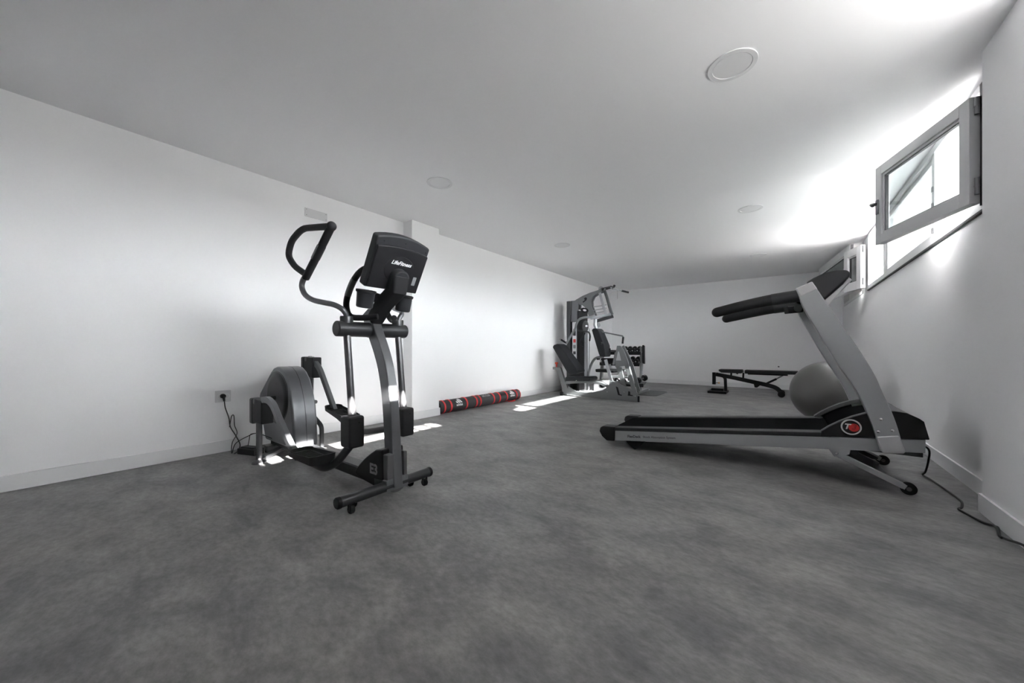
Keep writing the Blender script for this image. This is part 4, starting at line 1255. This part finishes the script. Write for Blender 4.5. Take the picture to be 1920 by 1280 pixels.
MB().prism([(-3.235, 0.37), (-2.76, 0.392), (-2.735, 0.37), (-2.738, 0.33), (-2.76, 0.318), (-3.235, 0.29)], GN - 0.15, GN + 0.19).obj('seat_cushion', M_VINYL, mg, bevel=0.018, bseg=3)
MB().sphere((-3.0, GN - 0.155, 0.31), 0.014, 14, 8).obj('bolt', M_STEEL, mg)
MB().prism([(-3.20, 0.43), (-3.02, 0.43), (-3.0, 0.37), (-3.22, 0.35)], GN, GN + 0.05).obj('seat_link', M_GUND, mg)
MB().bar([(-3.30, GN + 0.02, 0.25), (-3.10, GN + 0.02, 0.275), (-2.90, GN + 0.02, 0.29), (-2.72, GN + 0.02, 0.295), (-2.60, GN + 0.02, 0.275), (-2.45, GN + 0.02, 0.225)], 0.06, 0.05).obj('slide_rail', M_GYMG, mg)
base = [(-3.30, 0.035), (-3.12, 0.03), (-2.87, 0.012), (-2.665, 0.003), (-1.945, 0.003), (-1.935, 0.02), (-1.95, 0.15), (-1.985, 0.175), (-2.20, 0.265), (-2.37, 0.325), (-2.445, 0.325), (-2.455, 0.24), (-2.56, 0.16), (-2.75, 0.11), (-2.87, 0.09), (-3.08, 0.10), (-3.16, 0.14), (-3.25, 0.19)]
bp_ = MB().prism(base, GN, GN + 0.03).obj('base_plate', M_GYMG, mg, bevel=0.004)
MB().boxmm(-1.95, -1.925, GN - 0.004, GN + 0.034, 0.0, 0.10).obj('base_end', M_RUB, bp_, bevel=0.004)
MB().prism([(-2.325, 0.24), (-2.285, 0.225), (-2.255, 0.11), (-2.215, 0.10), (-2.22, 0.085), (-2.285, 0.095)], GN - 0.002, GN + 0.001).obj('slot', M_IRON, bp_)
MB().prism([(-2.105, 0.175), (-2.075, 0.165), (-2.07, 0.115), (-2.03, 0.11), (-2.03, 0.095), (-2.115, 0.095)], GN - 0.002, GN + 0.001).obj('slot', M_IRON, bp_)
for x, z in ((-2.18, 0.145), (-1.99, 0.095), (-2.48, 0.13)):
    MB().sphere((x, GN - 0.001, z), 0.012, 12, 8).obj('bolt', M_STEEL, bp_)
MB().bar([(-3.38, GN + 0.05, 0.03), (-3.32, GN + 0.65, 0.03)], 0.06, 0.06, up=(0, 0, 1)).obj('rear_base_beam', M_GYMG, mg)
MB().boxmm(-3.42, -3.36, GN - 0.02, GN + 0.02, 0.0, 0.07).obj('rubber_foot', M_RUB, mg, bevel=0.006)
MB().bar([(-2.72, GN + 0.02, 0.03), (-2.80, GY, 0.03)], 0.05, 0.06, up=(0, 0, 1)).obj('base_beam', M_GYMG, mg)
# foot plate carriage: A-frame of two leaning side plates with rungs
fo = [(-2.305, 0.945), (-2.245, 0.945), (-2.185, 0.86), (-2.12, 0.70), (-2.05, 0.45), (-1.965, 0.15), (-2.045, 0.18), (-2.115, 0.43), (-2.17, 0.60), (-2.31, 0.57), (-2.335, 0.575), (-2.335, 0.80)]
afr = MB()
afr.prism(fo, GN + 0.0, GN + 0.03)
af = afr.obj('foot_carriage', M_GYMG, mg, bevel=0.004)
MB().bar([(-2.275, GN + 0.2, 0.94), (-2.20, GN + 0.2, 0.80), (-2.11, GN + 0.2, 0.60), (-1.99, GN + 0.2, 0.16)], 0.03, 0.055).obj('carriage_rail', M_GYMG, af)
MB().bar([(-2.40, GN + 0.2, 0.66), (-2.33, GN + 0.2, 0.45), (-2.25, GN + 0.2, 0.28)], 0.03, 0.045).obj('carriage_rail', M_GYMG, af)
MB().prism([(-2.285, 0.845), (-2.268, 0.845), (-2.23, 0.69), (-2.32, 0.69)], GN - 0.002, GN + 0.002).obj('cut_out', M_GYML, af)
MB().prism([(-2.31, 0.585), (-2.225, 0.575), (-2.15, 0.255), (-2.225, 0.285)], GN, GN + 0.03).obj('inner_leg', M_GYMG, af, bevel=0.003)
MB().bar([(-2.53, GN + 0.05, 0.70), (-2.49, GN + 0.05, 0.55), (-2.41, GN + 0.05, 0.28)], 0.03, 0.05).obj('front_leg', M_GYML, af)
for x, z in ((-2.20, 0.52), (-2.15, 0.40), (-2.10, 0.30)):
    MB().boxmm(x - 0.28, x, GN + 0.1, GN + 0.12, z - 0.02, z + 0.02).obj('rung', M_GYMG, af, bevel=0.003)
MB().box((-2.36, GN + 0.2, 0.72), (0.04, 0.34, 0.22), Matrix.Rotation(0.2, 3, 'Y')).obj('foot_board', M_GUN, af, bevel=0.006)
MB().cyl((-2.47, GN + 0.1, 0.86), (-2.32, GN + 0.1, 0.855), 0.012).cyl((-2.475, GN + 0.1, 0.83), (-2.475, GN + 0.1, 0.90), 0.018).obj('side_handle', M_PLAST, af)

# ---------------------------------------------------------------- dumbbell rack on its mat
o = MB().prism(rrect(-3.3, -1.9, 7.06, 7.95, 0.12, 8), 0.0, 0.012, axis='z').obj('floor_mat', M_RUBMAT, loc=(-2.55, 7.45, 0), bevel=0.003)
tag(o, 'thin grey rubber mat with rounded corners under the dumbbell rack', 'mat')
dr = thing('dumbbell_rack', 'black and grey three tier dumbbell rack standing behind the multi gym foot plate', 'dumbbell rack', (-2.65, 7.45, 0.012))
for x in (-3.10, -2.27):
    MB().bar([(x, 7.28, 0.04), (x - 0.0, 7.36, 0.45), (x - 0.04, 7.50, 0.93)], 0.05, 0.07, up=(1, 0, 0)).obj('side_post', M_GYMG, dr)
    MB().bar([(x, 7.10, 0.04), (x, 7.75, 0.04)], 0.06, 0.055, up=(1, 0, 0)).obj('foot_beam', M_GYMG, dr)
tiers = [(0.845, 7.43), (0.62, 7.36), (0.235, 7.14)]
for z, y in tiers:
    MB().prism([(y - 0.11, z - 0.045), (y - 0.105, z - 0.055), (y + 0.10, z + 0.005), (y + 0.10, z + 0.015), (y - 0.10, z - 0.04)], -3.10, -2.27 if z > 0.3 else -2.13, axis='x').obj('shelf', M_GYMG, dr, bevel=0.002)
    MB().boxmm(-3.10, -2.27 if z > 0.3 else -2.13, y - 0.125, y - 0.113, z - 0.075, z - 0.01).obj('shelf_lip', M_IRON, dr, bevel=0.002)
MB().bar([(-2.268, 7.50, 0.955), (-2.235, 7.40, 0.60)], 0.035, 0.08, up=(1, 0, 0)).obj('end_cover', M_IRON, dr)


def dumbbell(r, ln):
    """returns (thing) at the origin, axis along y"""
    t = thing('dumbbell', '', 'dumbbell', (0, 0, 0), 'dumbbells on the rack')
    MB().cyl((0, -ln / 2 + 0.03, 0), (0, ln / 2 - 0.03, 0), 0.013, n=14).obj('handle', M_BRUSH, t)
    for sg in (-1, 1):
        h = MB().lathe([(0.0, 0.0), (r * 0.8, 0.0), (r, 0.008), (r, 0.05), (r * 0.85, 0.06), (0.0, 0.06)], (0, sg * (ln / 2 - 0.06), 0), (0, sg, 0), n=20).obj('head', M_IRON, t)
        MB().lathe([(0.0, 0.0), (r * 0.28, 0.0), (r * 0.26, 0.0025), (0.0, 0.003)], (0, sg * ln / 2, 0), (0, sg, 0), n=16).obj('end_badge', M_SILVL, h)
    return t


tname = ['top', 'middle', 'bottom']
ordn = ['first', 'second', 'third', 'fourth']
protos = [dumbbell(0.044, 0.20), dumbbell(0.051, 0.21), dumbbell(0.062, 0.24)]
dsz = ['small', 'medium', 'large']
for ti, ((z, y), pr) in enumerate(zip(tiers, protos)):
    r = (0.044, 0.051, 0.062)[ti]
    step = (0.098, 0.112, 0.14)[ti]
    for k in range((4, 4, 3)[ti]):
        d = pr if k == 0 else copy_thing(pr)
        d.location = (-2.305 - r - k * step, y + 0.012, z + 1.04 * r - 0.008)
        d.rotation_euler = (math.radians(16), 0, 0)
        if ti == 2 and k == 0:
            d.location = (-2.205, y + 0.005, z + 1.04 * r + 0.004)
            d.rotation_euler = (math.radians(15), 0, -0.45)
        d['label'] = '%s black dumbbell, %s from the right end of the %s rack tier' % (dsz[ti], ordn[k], tname[ti])

# meshes holding several loose pieces become one object per piece
def split_loose(o):
    bm = bmesh.new()
    bm.from_mesh(o.data)
    seen = set()
    comps = []
    for v in bm.verts:
        if v.index in seen:
            continue
        st = [v]
        seen.add(v.index)
        c = []
        while st:
            w = st.pop()
            c.append(w.index)
            for e in w.link_edges:
                u = e.other_vert(w)
                if u.index not in seen:
                    seen.add(u.index)
                    st.append(u)
        comps.append(set(c))
    if len(comps) < 2:
        bm.free()
        return
    base = o.data.copy()
    for i, c in enumerate(comps):
        b2 = bmesh.new()
        b2.from_mesh(base)
        b2.verts.ensure_lookup_table()
        bmesh.ops.delete(b2, geom=[v for v in b2.verts if v.index not in c], context='VERTS')
        if i == 0:
            b2.to_mesh(o.data)
        else:
            n = o.copy()
            n.data = base.copy()
            b2.to_mesh(n.data)
            COL.objects.link(n)
        b2.free()
    bpy.data.meshes.remove(base)
    bm.free()


SPLIT = ('screw', 'end_cap', 'caster_fork', 'socket_rim', 'pulse_sensor', 'lock_keep', 'hinge', 'side_handle', 'axle', 'print')
for o in list(bpy.data.objects):
    if o.type == 'MESH' and o.name.split('.')[0] in SPLIT and len(o.data.vertices) < 4000:
        split_loose(o)
bpy.context.view_layer.update()
